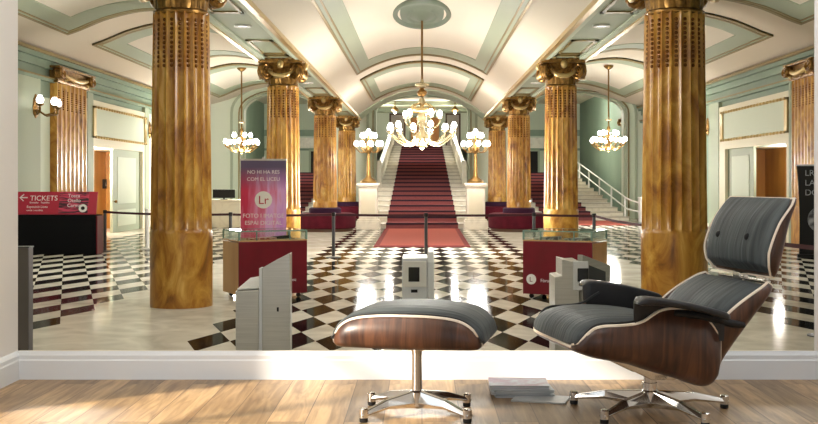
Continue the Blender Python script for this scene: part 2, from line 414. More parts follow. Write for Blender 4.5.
# ---------------- ottoman
OX, OY = room(417, 414)
ott = thing('ottoman', 'low walnut ottoman with a grey creased leather cushion on a four-legged polished base', 'ottoman', (OX, OY, 0), math.radians(-11))
tabo = [(-.294,.318,.328,.205),(-.285,.308,.352,.225),(-.26,.303,.388,.238),(-.21,.301,.415,.242),(-.12,.299,.428,.243),(0,.298,.431,.243),(.12,.299,.428,.243),(.21,.301,.415,.242),(.26,.303,.388,.238),(.285,.308,.352,.225),(.294,.318,.328,.205)]
rows = u_rows(tabo, 44, p=.2)
mb = MB(); mb.grid(rows); sh = mb.build('shell', M['walnut'], ott, smooth=50, solid=.011)
rail_ring(rows, .0068, 'plywood_edge', M['maple'], sh)
tabc = [(-.308,.325,.335,.195),(-.302,.316,.366,.215),(-.278,.315,.402,.226),(-.22,.32,.436,.231),(-.12,.32,.456,.232),(0,.32,.461,.232),(.12,.32,.456,.232),(.22,.32,.436,.231),(.278,.315,.402,.226),(.302,.316,.366,.215),(.308,.325,.335,.195)]
mb = MB(); mb.grid(cushion_rows(tabc, 60, p=.35), closed_u=True, caps=True); cu = mb.build('cushion', M['leather'], ott, smooth=60)
for sgn in (-1, 1):
    mb = MB(); mb.tube([(a, sgn*(lerp_table(tabc, a)[2]+.002), lerp_table(tabo, max(-.294,min(.294,a)))[1]+.008) for a in [-.305+.61*i/40 for i in range(41)]], .005, 6)
    mb.build('piping', M['piping'], cu, smooth=60)
mb = MB(); mb.lathe([(.021,.07),(.021,.24),(.024,.262),(.03,.28),(.03,.298)], 20); mb.build('column', M['chrome'], ott, smooth=40)
mb = MB()
for sgn in (-1, 1): mb.prism([(0,.262),(sgn*.02,.262),(sgn*.13,.288),(sgn*.135,.299),(0,.299)], 'y', -.02, .02)
mb.build('bracket', M['chrome'], ott, bevel=.003)
mb = MB(); mb.lathe([(.026,.03),(.032,.036),(.032,.092),(.024,.1)], 20); mb.build('hub', M['chrome'], ott, smooth=40)
for k in range(4): star_leg(ott, math.radians(11+(36,138,216,320)[k]), .275, .1, .03)
# ---------------- chair; local x runs forward, local y towards the camera's side
CX, CY = room(650, 411)
ch = thing('lounge_chair', 'reclined walnut lounge chair with grey leather cushions and black arm pads', 'chair', (CX, CY, 0), math.radians(192))
tabs = [(.425,.314,.322,.235),(.414,.302,.330,.272),(.394,.292,.362,.295),(.366,.282,.390,.308),(.335,.272,.401,.318),(.265,.258,.404,.326),(.2,.245,.410,.33),(.165,.233,.423,.333),(.13,.221,.446,.335),(.10,.211,.460,.335),(.05,.196,.466,.335),(-.03,.172,.458,.335),(-.08,.152,.43,.333),(-.118,.146,.39,.33),(-.145,.17,.35,.322),(-.156,.215,.33,.31)]
rows = u_rows(tabs, 48, p=.28)
mb = MB(); mb.grid(rows); sh = mb.build('seat_shell', M['walnut'], ch, smooth=50, solid=.012)
rail_ring(rows, .007, 'plywood_edge', M['maple'], sh)
tabsc = [(.436,.325,.335,.215),(.428,.32,.362,.25),(.408,.31,.392,.274),(.37,.298,.415,.290),(.3,.285,.430,.302),(.2,.27,.432,.306),(.08,.25,.422,.306),(-.03,.22,.400,.302),(-.09,.2,.375,.295),(-.125,.22,.345,.285)]
mb = MB(); mb.grid(cushion_rows(tabsc, 48, p=.38), closed_u=True, caps=True); cu = mb.build('seat_cushion', M['leather'], ch, smooth=60)
for sgn in (-1, 1):
    mb = MB(); mb.tube([(a, sgn*(lerp_table(tabsc, a)[2]+.003), lerp_table(tabs, min(.425, a))[1]+.009) for a in [.425-.32*i/30 for i in range(31)]], .005, 6)
    mb.build('piping', M['piping'], cu, smooth=60)
def back_rows(line, n, nt=26, p=.45, lift=0, inset=0):
    """line rows: (s, a, z, depth, half_width); the sides curl forward by depth"""
    rows = []
    for i in range(n+1):
        s_ = i/n; a, z, d, w = lerp_table(line, s_)
        a2, z2 = lerp_table(line, min(1, s_+.02))[:2]; a1, z1 = lerp_table(line, max(0, s_-.02))[:2]
        t = Vector((a2-a1, 0, z2-z1)).normalized(); nn = Vector((t.z, 0, -t.x))
        row = []
        for k in range(nt+1):
            ph = -PI/2+PI*k/nt
            q = d*(1-abs(math.cos(ph))**p)
            row.append((a+nn.x*q, w*se(math.sin(ph), p), z+nn.z*q))
        rows.append(row)
    return rows
def pad_rows(line, n, nt=36, p=.42):
    """closed cushion lying in a back shell; rows: (s, a, z, low, high, half_width)"""
    rows = []
    for i in range(n+1):
        s_ = i/n; a, z, lo, hi, w = lerp_table(line, s_)
        a2, z2 = lerp_table(line, min(1, s_+.02))[:2]; a1, z1 = lerp_table(line, max(0, s_-.02))[:2]
        t = Vector((a2-a1, 0, z2-z1)).normalized(); nn = Vector((t.z, 0, -t.x))
        c, hh = (lo+hi)/2, (hi-lo)/2
        rows.append([(a+nn.x*(c+hh*se(math.sin(2*PI*k/nt), .85)), w*se(math.cos(2*PI*k/nt), p), z+nn.z*(c+hh*se(math.sin(2*PI*k/nt), .85))) for k in range(nt)])
    return rows
lum = [(0,-.2,.205,.11,.27),(.1,-.215,.24,.14,.285),(.3,-.262,.315,.135,.30),(.55,-.33,.405,.11,.302),(.9,-.402,.5,.062,.29),(1,-.42,.525,.045,.27)]
rows = back_rows(lum, 26)
mb = MB(); mb.grid(rows); sh = mb.build('back_shell', M['walnut'], ch, smooth=50, solid=.012)
rail_ring(rows, .0068, 'plywood_edge', M['maple'], sh)
lumc = [(0,-.215,.262,.03,.10,.24),(.06,-.225,.278,.02,.13,.255),(.3,-.28,.345,.012,.15,.275),(.6,-.34,.42,.012,.135,.284),(.9,-.398,.495,.012,.09,.268),(1,-.414,.515,.025,.05,.25)]
mb = MB(); mb.grid(pad_rows(lumc, 26), closed_u=True, caps=True); mb.build('back_cushion', M['leather_head'], ch, smooth=60)
hd = [(0,-.437,.568,.03,.25),(.08,-.447,.59,.058,.270),(.28,-.468,.655,.082,.28),(.62,-.488,.77,.06,.282),(.9,-.506,.858,.018,.278),(1,-.514,.885,.008,.265)]
rows = back_rows(hd, 30)
mb = MB(); mb.grid(rows); sh = mb.build('headrest_shell', M['walnut'], ch, smooth=50, solid=.012)
rail_ring(rows, .0068, 'plywood_edge', M['maple'], sh)
hdc = [(0,-.432,.576,.02,.045,.235),(.06,-.44,.592,.012,.082,.252),(.3,-.466,.665,.01,.108,.262),(.65,-.487,.775,.01,.092,.266),(.93,-.506,.86,.008,.045,.262),(1,-.512,.884,.012,.022,.25)]
mb = MB(); mb.grid(pad_rows(hdc, 32), closed_u=True, caps=True); hc = mb.build('headrest_cushion', M['leather_head'], ch, smooth=60)
for l in (-.125, .125):
    mb = MB(); mb.ball((-.378, l, .728), .017); mb.build('button', M['black'], hc, smooth=60)
for l in (-.13, .13):      # braces behind that join the back pieces
    mb = MB(); mb.tube([(-.25,l,.27),(-.34,l,.395),(-.436,l,.51),(-.458,l,.56),(-.482,l,.66)], .012, 8); mb.build('back_brace', M['chrome'], ch, smooth=60)
mb = MB(); mb.box(-.43,-.39,-.03,.03,.54,.575); mb.box(-.44,-.41,-.2,.2,.54,.553); mb.build('headrest_bracket', M['chrome'], ch, bevel=.004)
def arm(sgn):
    n = 22; R_ = []
    tab = [(.215,.490,.498,.03),(.207,.485,.512,.043),(.18,.487,.519,.048),(.15,.486,.516,.05),(.1,.480,.510,.052),(0,.463,.492,.052),(-.08,.444,.472,.048),(-.145,.422,.453,.042),(-.16,.427,.443,.03)]
    for i in range(n+1):
        a = .215-.375*i/n; zl, zt, w = lerp_table(tab, a); zc, hh = (zl+zt)/2, (zt-zl)/2; r_ = []
        for k in range(32):
            q = se(math.cos(2*PI*k/32), .4); v = se(math.sin(2*PI*k/32), .5)
            drop = max(0, min(1, (-q-.62)*7))*max(0, -v)*(.1 if a < .2 else .07)   # the pad hangs lower on its inner side
            r_.append((a-(.045 if sgn < 0 else 0), sgn*(.362+w*q), zc+hh*v-drop))
        R_.append(r_)
    mb = MB(); mb.grid(R_, closed_u=True, caps=True); o = mb.build('armrest', M['leather_arm'], ch, smooth=60)
    mb = MB(); mb.tube([(.05, sgn*.335, .45), (-.06, sgn*.345, .438), (-.2, sgn*.325, .40), (-.26, sgn*.305, .39)], [.014,.016,.016,.012], 8); mb.build('arm_support', M['black'], o, smooth=60)
arm(1); arm(-1)
mb = MB(); mb.lathe([(.03,.085),(.03,.12),(.027,.122),(.027,.165),(.04,.175),(.05,.2)], 20); mb.build('swivel_column', M['chrome'], ch, smooth=40)
mb = MB()
mb.prism([(.25,.262),(.24,.246),(.04,.15),(-.05,.145),(-.09,.152),(-.09,.165),(0,.18),(.1,.21)], 'y', -.11, -.085); mb.prism([(.25,.262),(.24,.246),(.04,.15),(-.05,.145),(-.09,.152),(-.09,.165),(0,.18),(.1,.21)], 'y', .085, .11)
mb.box(-.03,.03,-.11,.11,.15,.172)
mb.build('seat_bracket', M['chrome'], ch, bevel=.003)
mb = MB(); mb.lathe([(.03,.028),(.036,.034),(.036,.084),(.03,.09)], 20); mb.build('hub', M['chrome'], ch, smooth=40)
for k in range(5): star_leg(ch, math.radians(-192+82+72*k), .345, .09, .034)
# ---------------- magazines by the wall
GX, GY = room(521, 394)
def magazine(x, y, z, w, d, h, rz, cover, label, group):
    t = thing('magazine', label, 'magazine', (x, y, z), rz, group)
    mb = MB(); mb.box(-w/2+.002, w/2-.002, -d/2+.002, d/2-.002, .0006, h-.0006); mb.build('pages', M['paper'], t)
    mb = MB(); mb.box(-w/2, w/2, -d/2, d/2, h-.0007, h); mb.box(-w/2, w/2, -d/2, d/2, 0, .0007); mb.box(-w/2-.0007, -w/2, -d/2, d/2, 0, h)
    mb.build('cover', cover, t)
    return t
cv = [mat('cover_'+n, srgb(*c), .3, noise=(9, srgb(*c2), 3, .4, .6, 1)) for n, c, c2 in (('a', (206,212,216), (168,172,178)), ('b', (188,196,200), (210,212,214)), ('c', (150,164,170), (200,204,206)), ('d', (206,208,212), (176,160,190)), ('e', (196,200,216), (176,140,170)))]
hs = [.011,.009,.012,.007,.012]; z = 0
ml = ['grey-blue magazine at the bottom of the small stack by the skirting', 'pale magazine second from the bottom of the stack on the floor', 'bluish magazine in the middle of the stack on the floor', 'thin whitish magazine second from the top of the floor stack', 'magazine with a pale lilac cover on top of the floor stack']
for i, h_ in enumerate(hs):
    magazine(GX+(.006,-.004,.005,-.006,-.01)[i], GY+.02+(.0,.006,-.004,.003,.008)[i], z, .265, .205, h_, math.radians((4,-1,3,-3,-2)[i]), cv[(2,1,2,0,4)[i]], ml[i], 'magazines stacked on the wooden floor'); z += h_
mx, my = room(541, 399.5)
magazine(mx, my, 0, .235, .16, .006, math.radians(-16), cv[1], 'single grey magazine lying flat beside the magazine stack', None)
# ================================================================== THE HALL OF THE MURAL, BUILT IN DEPTH BEYOND THE OPENING
def Zl(z): return FL+z                   # height above the hall floor
def Ze(z): return H+z                    # height above eye level
HX = 10.3                                # side walls
YN = WY+.013                             # hall starts at the back of the room wall
YW = 44.3*S                              # end wall
YA = 62*S; YC = 73*S
def nave(x): return 4.12-.144*x*x
AT = [(3.9,2.95),(4.6,3.72),(5.6,4.24),(6.9,4.44),(8.0,4.24),(9.0,3.85),(10.3,3.50)]
def aisle(x): return lerp_table(AT, abs(x))[0]
mb = MB(); mb.box(-HX-1.6, HX+1.6, YN-.0, YC+2, FL-.1, FL); struct('hall_floor', mb, M['floor_marble'])
mb = MB()
for y0, y1 in ((YN, YN+.06),):
    mb.box(-HX-1.6, XL-.12, y0, y1, FL, 6.6); mb.box(XR+.12, HX+1.6, y0, y1, FL, 6.6); mb.box(XL-.12, XR+.12, y0, y1, ZT+.05, 6.6); mb.box(XL, XR, y0-.0, y1-.03, FL, ZS-.004)
struct('hall_wall_front', mb, M['cream'])  # unseen from the room, added to close the hall against sky light
mb = MB(); mb.box(-HX-1.6, HX+1.6, YN, YC+2, 6.6, 6.7); struct('hall_sky_cover', mb, M['cream'])  # unseen cover above the vaults, added to stop sky light leaking in
# vaults
mb = MB(); mb.grid([[(x, y, Ze(nave(x))) for x in [-2.85+5.7*i/48 for i in range(49)]] for y in (YN, YW)]); struct('hall_ceiling', mb, M['vault'], smooth=0)
for sg, nm in ((-1, 'aisle_ceiling_left'), (1, 'aisle_ceiling_right')):
    mb = MB(); mb.grid([[(sg*x, y, Ze(aisle(x))) for x in [3.9+6.4*i/48 for i in range(49)]] for y in (YN, YW)]); struct(nm, mb, M['vault_side'], smooth=0)
tn = [0]
def trim(mb, m, **k):
    tn[0] += 1; return struct('trim_%d' % tn[0], mb, m, **k)
def slab(mb, fn, xa, xb, ya, yb, t, up=.03, n=None):
    n = n or max(2, int(abs(xb-xa)/.15))
    xs = [xa+(xb-xa)*i/n for i in range(n+1)]
    lo = lambda y: [(x, y, Ze(fn(x)-t)) for x in xs]; hi = lambda y: [(x, y, Ze(fn(x)+up)) for x in xs]
    mb.grid([hi(ya), lo(ya), lo(yb), hi(yb)])
    mb.grid([[(xa,ya,Ze(fn(xa)+up)),(xa,yb,Ze(fn(xa)+up))],[(xa,ya,Ze(fn(xa)-t)),(xa,yb,Ze(fn(xa)-t))]]); mb.grid([[(xb,ya,Ze(fn(xb)+up)),(xb,yb,Ze(fn(xb)+up))],[(xb,ya,Ze(fn(xb)-t)),(xb,yb,Ze(fn(xb)-t))]])
def frame(fn, xa, xb, da, db, bw, bd, near=True):
    """a painted moulded frame lying on a vault, with a paler field"""
    ya, yb, b = da*S, db*S, bd*S
    mb = MB(); slab(mb, fn, xa+bw*.9, xb-bw*.9, ya+b*.9, yb-b*.9, .012); trim(mb, M['panel'])
    mb = MB()
    slab(mb, fn, xa, xa+bw, ya, yb, .035, n=4); slab(mb, fn, xb-bw, xb, ya, yb, .035, n=4)
    slab(mb, fn, xa+bw, xb-bw, yb-b, yb, .035)
    if near: slab(mb, fn, xa+bw, xb-bw, ya, ya+b, .035)
    trim(mb, M['sage'])
    mb = MB(); e = .05
    def outline(o, e, f):
        for (p, q) in ((xa+o-e, xa+o), (xb-o, xb-o+e)): slab(mb, fn, p, q, ya+(o*2.6 if near else 0), yb-o*2.6, .055, n=2)
        for (p, q) in ((yb-o*2.6-f, yb-o*2.6),) + (((ya+o*2.6, ya+o*2.6+f),) if near else ()): slab(mb, fn, xa+o-e, xb-o+e, p, q, .055)
    outline(0, .05, .2); outline(.1, .03, .12)
    trim(mb, M['olive'])
frame(nave, -2.05, 2.05, 6, 30.6, .42, 1.7, False)
frame(nave, -2.05, 2.05, 32.2, 40.6, .34, 1.5)
mb = MB(); slab(mb, nave, -2.84, 2.84, YW-2.2*S, YW-.02, .05); trim(mb, M['sage_light'])
for sg in (-1, 1):
    fa = lambda x: aisle(x)
    x0, x1 = sorted((sg*4.75, sg*9.05))
    k = 0 if sg < 0 else -1.6
    frame(fa, x0, x1, 6, 24.4+k, .5, 1.3, False)
    frame(fa, x0, x1, 26.2+k, 33.2+k, .5, 1.3)
    frame(fa, x0, x1, 35.4+k, 42.5, .5, 1.3)
# beams over the column rows
for sg, nm in ((-1, 'left'), (1, 'right')):
    xi, xo = sorted((sg*2.85, sg*3.9))
    mb = MB(); mb.box(xi, xo, YN, YW, Ze(2.95), Ze(3.3)); struct('beam_'+nm, mb, M['sage'])
    mb = MB()
    for (a, b, z) in ((2.80,2.90,2.88),(3.86,3.95,2.88)):
        p, q = sorted((sg*a, sg*b)); mb.box(p, q, YN, YW, Ze(z), Ze(z+.1))
    trim(mb, M['gilt_light'])
    mb = MB()
    for (a, b, z) in ((2.90,3.02,2.91),(3.74,3.86,2.91)):
        p, q = sorted((sg*a, sg*b)); mb.box(p, q, YN, YW, Ze(z), Ze(z+.06))
    trim(mb, M['sage_light'])
    mb = MB(); mp_ = MB()
    for i in range(4):
        for j in range(3):
            d0 = (13.07+10*(i-.5)+1.6+j*2.35-(0 if i else 0)); 
            if d0 < 6: continue
            p, q = sorted((sg*3.1, sg*3.66))
            for (a, b, c, e) in ((p, q, d0, d0+.16), (p, q, d0+2.0, d0+2.16), (p, p+.06, d0, d0+2.16), (q-.06, q, d0, d0+2.16)):
                mb.box(a, b, c*S, e*S, Ze(2.925), Ze(2.96))
    trim(mb, M['olive'])
# fluted columns
D0, DD = 13.07, 9.98
def column_parts(t, detail):
    zs = [0,.02,.5,1.0,1.04,1.07]+[1.07+(3.97-1.07)*i/14 for i in range(1, 15)]+[4.0]
    nf, sub = 20, 6; rows = []
    for z in zs:
        R_ = .352-.03*max(0, (z-1.07))/3.1; row = []
        for k in range(nf*sub):
            u = (k % sub)/sub
            d = 0 if z < 1.045 or z > 3.98 else .032*math.sin(PI*u)**.7
            r = R_-d+(.006 if z < 1.02 else 0); a = 2*PI*k/(nf*sub); row.append((r*math.cos(a), r*math.sin(a), z))
        rows.append(row)
    mb = MB(); mb.grid(rows, True, True); mb.build('shaft', M['amber'], t, smooth=50)
    mb = MB()
    for k in range(nf):
        a = 2*PI*(k+.5)/nf
        if math.sin(a) > .35: continue
        for j in range(11):
            z = 3.27+j*.062; r = .325-.03*(z-1.07)/3.1
            mb.ball((r*math.cos(a), r*math.sin(a), z), .020, 6, 4, 1.25)
    mb.build('beading', M['bead'], t, smooth=60)['kind'] = 'stuff'
    c = MB(); c.lathe([(.33,4.10),(.37,4.12),(.375,4.15),(.34,4.17),(.33,4.25),(.36,4.42),(.49,4.54),(.51,4.56)], 32, caps=True); cap = c.build('capital', M['gilt'], t, smooth=40); cap.scale = (.86,.86,1.25); cap.location = (0,0,-.25*4.648)
    mb = MB(); pl = []
    for q in range(4):
        for i in range(9):
            a = q*PI/2+PI/4+i*PI/16*1.0*0+ (i/8)*PI/2; u = abs(i/8-.5)*2
            r = .53+.2*u**2; pl.append((r*math.cos(a), r*math.sin(a)))
    pl2 = []
    for p in pl:
        if not pl2 or (Vector(p)-Vector(pl2[-1])).length > .01: pl2.append(p)
    if (Vector(pl2[0])-Vector(pl2[-1])).length < .01: pl2.pop()
    mb.prism(pl2, 'z', 4.56, 4.648); mb.build('abacus', M['gilt'], cap, bevel=.01)
    for q in range(4):
        a = q*PI/2+PI/4; T = Matrix.Rotation(a, 4, 'Z') @ Matrix.Translation((.55,0,4.42))
        pts = []; 
        for i in range(30):
            th = i/29*4.6*PI; r = .17*(1-i/29*.86); pts.append((r*math.cos(th+2.2), 0, r*math.sin(th+2.2)))
        mb = MB()
        for yy in (-.055, 0, .055): mb.tube([(x, yy, z) for x, _, z in pts], [.042*(1-i/29*.5) for i in range(30)], 6, M_=T)
        mb.lathe([(.03,-.1),(.045,-.07),(.045,.07),(.03,.1)], 10, T @ Matrix.Rotation(PI/2, 4, 'X')); mb.build('volute', M['gilt'], cap, smooth=60)
    mb = MB()
    for k in range(16):
        a = 2*PI*k/16; T = Matrix.Rotation(a, 4, 'Z'); h_ = .2 if k % 2 else .27
        rows = []
        for i in range(7):
            u = i/6; w_ = .066*math.sin(PI*min(1, .25+u*.7)); x = .335+.03*u+(.07*(u-.6)**2*6 if u > .6 else 0); z = 4.17+h_*u-(.07 if u > .95 else 0)
            rows.append([(x+.02, -w_*.2, z), (x, -w_, z-.006), (x-.02, 0, z), (x, w_, z-.006), (x+.02, w_*.2, z)])
        mb.grid(rows, True, True, M_=T)
    mb.build('leafwork', M['gilt'], cap, smooth=50)
    mb = MB()
    for q in range(4):
        a0 = q*PI/2+PI/4
        mb.tube([((.45+.09*math.sin(PI*i/12))*math.cos(a0+PI/2*i/12), (.45+.09*math.sin(PI*i/12))*math.sin(a0+PI/2*i/12), 4.46-.15*math.sin(PI*i/12)) for i in range(13)], [.02+.026*math.sin(PI*i/12) for i in range(13)], 8)
        mb.ball((.53*math.cos(a0+PI/4), .53*math.sin(a0+PI/4), 4.53), .08, 10, 6)
    mb.build('garland', M['gilt_light'], cap, smooth=60)
clab = {(-1,0): 'thick amber marble column nearest on the side of the ticket table', (-1,1): 'fluted amber column standing behind the purple roll-up banner', (-1,2): 'amber marble column with a round burgundy bench at its foot, beyond the banner', (-1,3): 'farthest amber column on the side of the banner, beside the stair lamp stand',
        (1,0): 'thick amber marble column nearest behind the lounge chair', (1,1): 'fluted amber column rising behind the glass case next to the chair', (1,2): 'amber marble column with a burgundy bench, behind the glass case by the chair', (1,3): 'farthest amber column on the chair side, beside the stair lamp stand'}
c0 = None
for sg in (-1, 1):
    for i in range(4):
        loc = (sg*3.37, (D0+DD*i)*S-(.45 if i == 3 else 0), FL)
        if c0 is None:
            c0 = thing('marble_column', '', 'column', loc, 0, 'fluted amber marble columns of the hall'); column_parts(c0, 1); c = c0
        else: c = copy_tree(c0); c.location = loc
        c['label'] = clab[(sg, i)]
        if i == 0: c.scale = (1.18, 1.18, 1) if sg < 0 else (1.26, 1.26, 1); c.location.x = -3.31 if sg < 0 else 3.47
# ---------------- side walls, built of pieces around the doorways
def px_d(px): return 9785/abs(px-422)*S  # where a column of the picture meets a side wall
def wall_x(sg, a, b):                    # a from the wall plane into the hall, b
    return sorted((sg*(HX-a), sg*(HX-b)))
doors = {-1: (px_d(91), px_d(140)), 1: (px_d(790), px_d(728))}
for sg, nm in ((-1, 'left'), (1, 'right')):
    y0, y1 = doors[sg]
    mb = MB(); p, q = wall_x(sg, 0, -.3)
    mb.box(p, q, YN, y0, FL, 6.6); mb.box(p, q, y1, YC, FL, 6.6); mb.box(p, q, y0, y1, Ze(1.1), 6.6)
    struct('hall_wall_'+nm, mb, M['sage_dark'])
    mb = MB(); p, q = wall_x(sg, 0, .22); mb.box(p, q, YN, YW, Ze(3.30), Ze(3.42)); p, q = wall_x(sg, 0, .14); mb.box(p, q, YN, YW, Ze(2.74), Ze(2.82))
    p, q = wall_x(sg, 0, .1); mb.box(p, q, YN, YW, Ze(3.1), Ze(3.3)); trim(mb, M['sage_dark'])
    mb = MB(); p, q = wall_x(sg, 0, .3); mb.box(p, q, YN, YW, Ze(3.42), Ze(3.5)); p, q = wall_x(sg, 0, .17); mb.box(p, q, YN, YW, Ze(2.82), Ze(2.86)); trim(mb, M['olive'])
    # skirting of pale marble
    mb = MB(); p, q = wall_x(sg, 0, .04); mb.box(p, q, YN, y0-.3*S, FL, FL+.22); mb.box(p, q, y1+.3*S, YW, FL, FL+.22); trim(mb, M['stone'])
    # cream door surround with a framed overdoor panel
    e = 1.0*S
    mb = MB(); p, q = wall_x(sg, 0, .1)
    mb.box(p, q, y0-e*.9, y0, FL, Ze(2.55)); mb.box(p, q, y1, y1+e*1.1, FL, Ze(2.55)); mb.box(p, q, y0, y1, Ze(1.1), Ze(2.55)); trim(mb, M['cream'])
    f0, f1 = y0-.2*S, y1+.3*S
    mb = MB(); p, q = wall_x(sg, .1, .125); mb.box(p, q, f0, f1, Ze(1.42), Ze(2.3)); trim(mb, M['sage_light'])
    mb = MB(); p, q = wall_x(sg, .1, .17)
    mb.box(p, q, f0, f1, Ze(2.3), Ze(2.36)); mb.box(p, q, f0, f1, Ze(1.37), Ze(1.43)); mb.box(p, q, f0, f0+.25, Ze(1.37), Ze(2.36)); mb.box(p, q, f1-.25, f1, Ze(1.37), Ze(2.36))
    xb = sg*(HX-.18)
    for z in (2.33, 1.40):
        n = 22
        for i in range(n): mb.ball((xb, f0+(f1-f0)*(i+.5)/n, Ze(z)), .045, 8, 5)
    trim(mb, M['gilt_light'])
    # room behind the doorway, panelled in honey wood
    mb = MB(); p, q = wall_x(sg, -1.25, -1.3); mb.box(p, q, y0-1, y1+1, FL, Ze(1.2)); p, q = wall_x(sg, -.3, -1.3); mb.box(p, q, y1, y1+.1, FL, Ze(1.2)); mb.box(p, q, y0-.1, y0, FL, Ze(1.2)); struct('lobby_wall_'+nm, mb, M['wood_door'])
    mb = MB(); p, q = wall_x(sg, -.3, -1.3); mb.box(p, q, y0, y1, Ze(1.1), Ze(1.2)); trim(mb, M['cream'])
    # the green door leaf that stands shut in half of the doorway
    ly0, ly1 = (px_d(113), y1) if sg < 0 else (px_d(753), y1)
    door = thing('door_1' if sg < 0 else 'door_2', 'pale green panelled door leaf beside the ticket table' if sg < 0 else 'pale green panelled door leaf behind the lounge chair', 'door', (sg*(HX+.02), ly0, FL), 0, None, 'structure')
    L_ = ly1-ly0; hgt = 2.8
    p, q = sorted((0, sg*.08)); mb = MB(); mb.box(p, q, 0, L_, 0, hgt); mb.build('leaf', M['sage'], door)
    p, q = sorted((0, -sg*.02)); mb = MB()
    mb.box(p, q, L_*.16, L_*.84, .95, hgt-.25); mb.build('upper_panel', M['sage_light'], door, bevel=.008)
    mb = MB(); mb.box(p, q, L_*.16, L_*.84, .2, .75); mb.build('lower_panel', M['sage_light'], door, bevel=.008)
    mb = MB(); mb.ball((-sg*.06, L_*.06, 1.05), .05); mb.tube([(0,L_*.06,1.05),(-sg*.06,L_*.06,1.05)], .02, 8); mb.build('door_handle', M['gilt'], door, smooth=60)
def pilaster(sg, ya, yb, label, group):
    t = thing('wall_pilaster', label, 'pilaster', (sg*HX, (ya+yb)/2, FL), 0, group); L_ = (yb-ya)/2
    prof = []; n = 7
    x = -sg*.2
    pts = [(0,-L_),(x,-L_)]
    for i in range(n):
        a0 = -L_+2*L_*(i+.12)/n; a1 = -L_+2*L_*(i+.88)/n
        pts += [(x,a0)]+[(x+sg*.05*math.sin(PI*j/5), a0+(a1-a0)*j/5) for j in range(1,5)]+[(x,a1)]
    pts += [(x,L_),(0,L_)]
    mb = MB(); mb.prism(pts, 'z', 1.05, 4.46); mb.build('shaft', M['amber'], t)
    mb = MB(); p, q = sorted((0, x*1.06)); mb.box(p, q, -L_*1.02, L_*1.02, 0, 1.05); mb.build('pedestal', M['amber'], t)
    mb = MB()
    for i in range(n):
        for j in range(9): mb.ball((x+sg*.015, -L_+2*L_*(i+.5)/n, 3.75+j*.062), .022, 6, 4)
    mb.build('beading', M['bead'], t, smooth=60)['kind'] = 'stuff'
    mb = MB(); p, q = sorted((0, x*1.3)); mb.box(p, q, -L_*1.1, L_*1.1, 4.46, 4.5); p, q = sorted((0, x*1.9)); mb.box(p, q, -L_*1.25, L_*1.25, 4.84, 4.9)
    p, q = sorted((0, x*1.25)); mb.box(p, q, -L_*1.05, L_*1.05, 4.5, 4.84)
    cap = mb.build('capital', M['gilt'], t, bevel=.015)
    for e in (-1, 1):
        mb = MB(); T = Matrix.Translation((x*1.55, e*L_*1.05, 4.7))
        for xx in (-.06, 0, .06): mb.tube([(xx, .26*(1-i/24*.86)*math.cos(i/24*4.4*PI+2), .15*(1-i/24*.86)*math.sin(i/24*4.4*PI+2)) for i in range(25)], [.045*(1-i/24*.5) for i in range(25)], 6, M_=T)
        mb.build('volute', M['gilt'], cap, smooth=60)
    mb = MB(); mb.tube([(x*1.35-sg*.08*math.sin(PI*i/12), -L_+2*L_*i/12, 4.74-.15*math.sin(PI*i/12)) for i in range(13)], [.03+.04*math.sin(PI*i/12) for i in range(13)], 8)
    for i in range(12): mb.ball((x*1.3, -L_+2*L_*(i+.5)/12, 4.62+.06*math.sin(i*2.1)), .06, 8, 5)
    mb.build('garland', M['gilt_light'], cap, smooth=60)
    return t
pilaster(-1, px_d(50), px_d(80), 'fluted amber pilaster on the wall above the red ticket sign', 'amber wall pilasters')
pilaster(1, px_d(822), px_d(799), 'fluted amber pilaster behind the black roll-up banner', 'amber wall pilasters')
pilaster(-1, px_d(222), px_d(231), 'slim far amber pilaster by the reception desk', 'amber wall pilasters')
pilaster(1, px_d(634), px_d(626), 'slim far amber pilaster beside the white stair railing', 'amber wall pilasters')
# sage piers on the side walls
for sg, ds in ((-1, ((8000/400, 9785/386), (px_d(84)/S, px_d(89.5)/S), (px_d(142)/S, px_d(146)/S), (36.6,41))), (1, ((px_d(795)/S, px_d(793)/S), (px_d(722)/S, px_d(712)/S), (px_d(706)/S, px_d(700)/S), (37.5,42)))):
    mb = MB(); p, q = wall_x(sg, 0, .12)
    for a, b in ds: mb.box(p, q, a*S, b*S, FL, Ze(2.74))
    trim(mb, M['sage'])
    mb = MB(); p, q = wall_x(sg, 0, .05); mb.box(p, q, px_d(48) if sg < 0 else px_d(815), px_d(36) if sg < 0 else px_d(815), FL+1.2, Ze(2.3))
    mb.box(p, q, 37*S, 43*S, FL+1.1, Ze(2.5)); trim(mb, M['sage_light'])
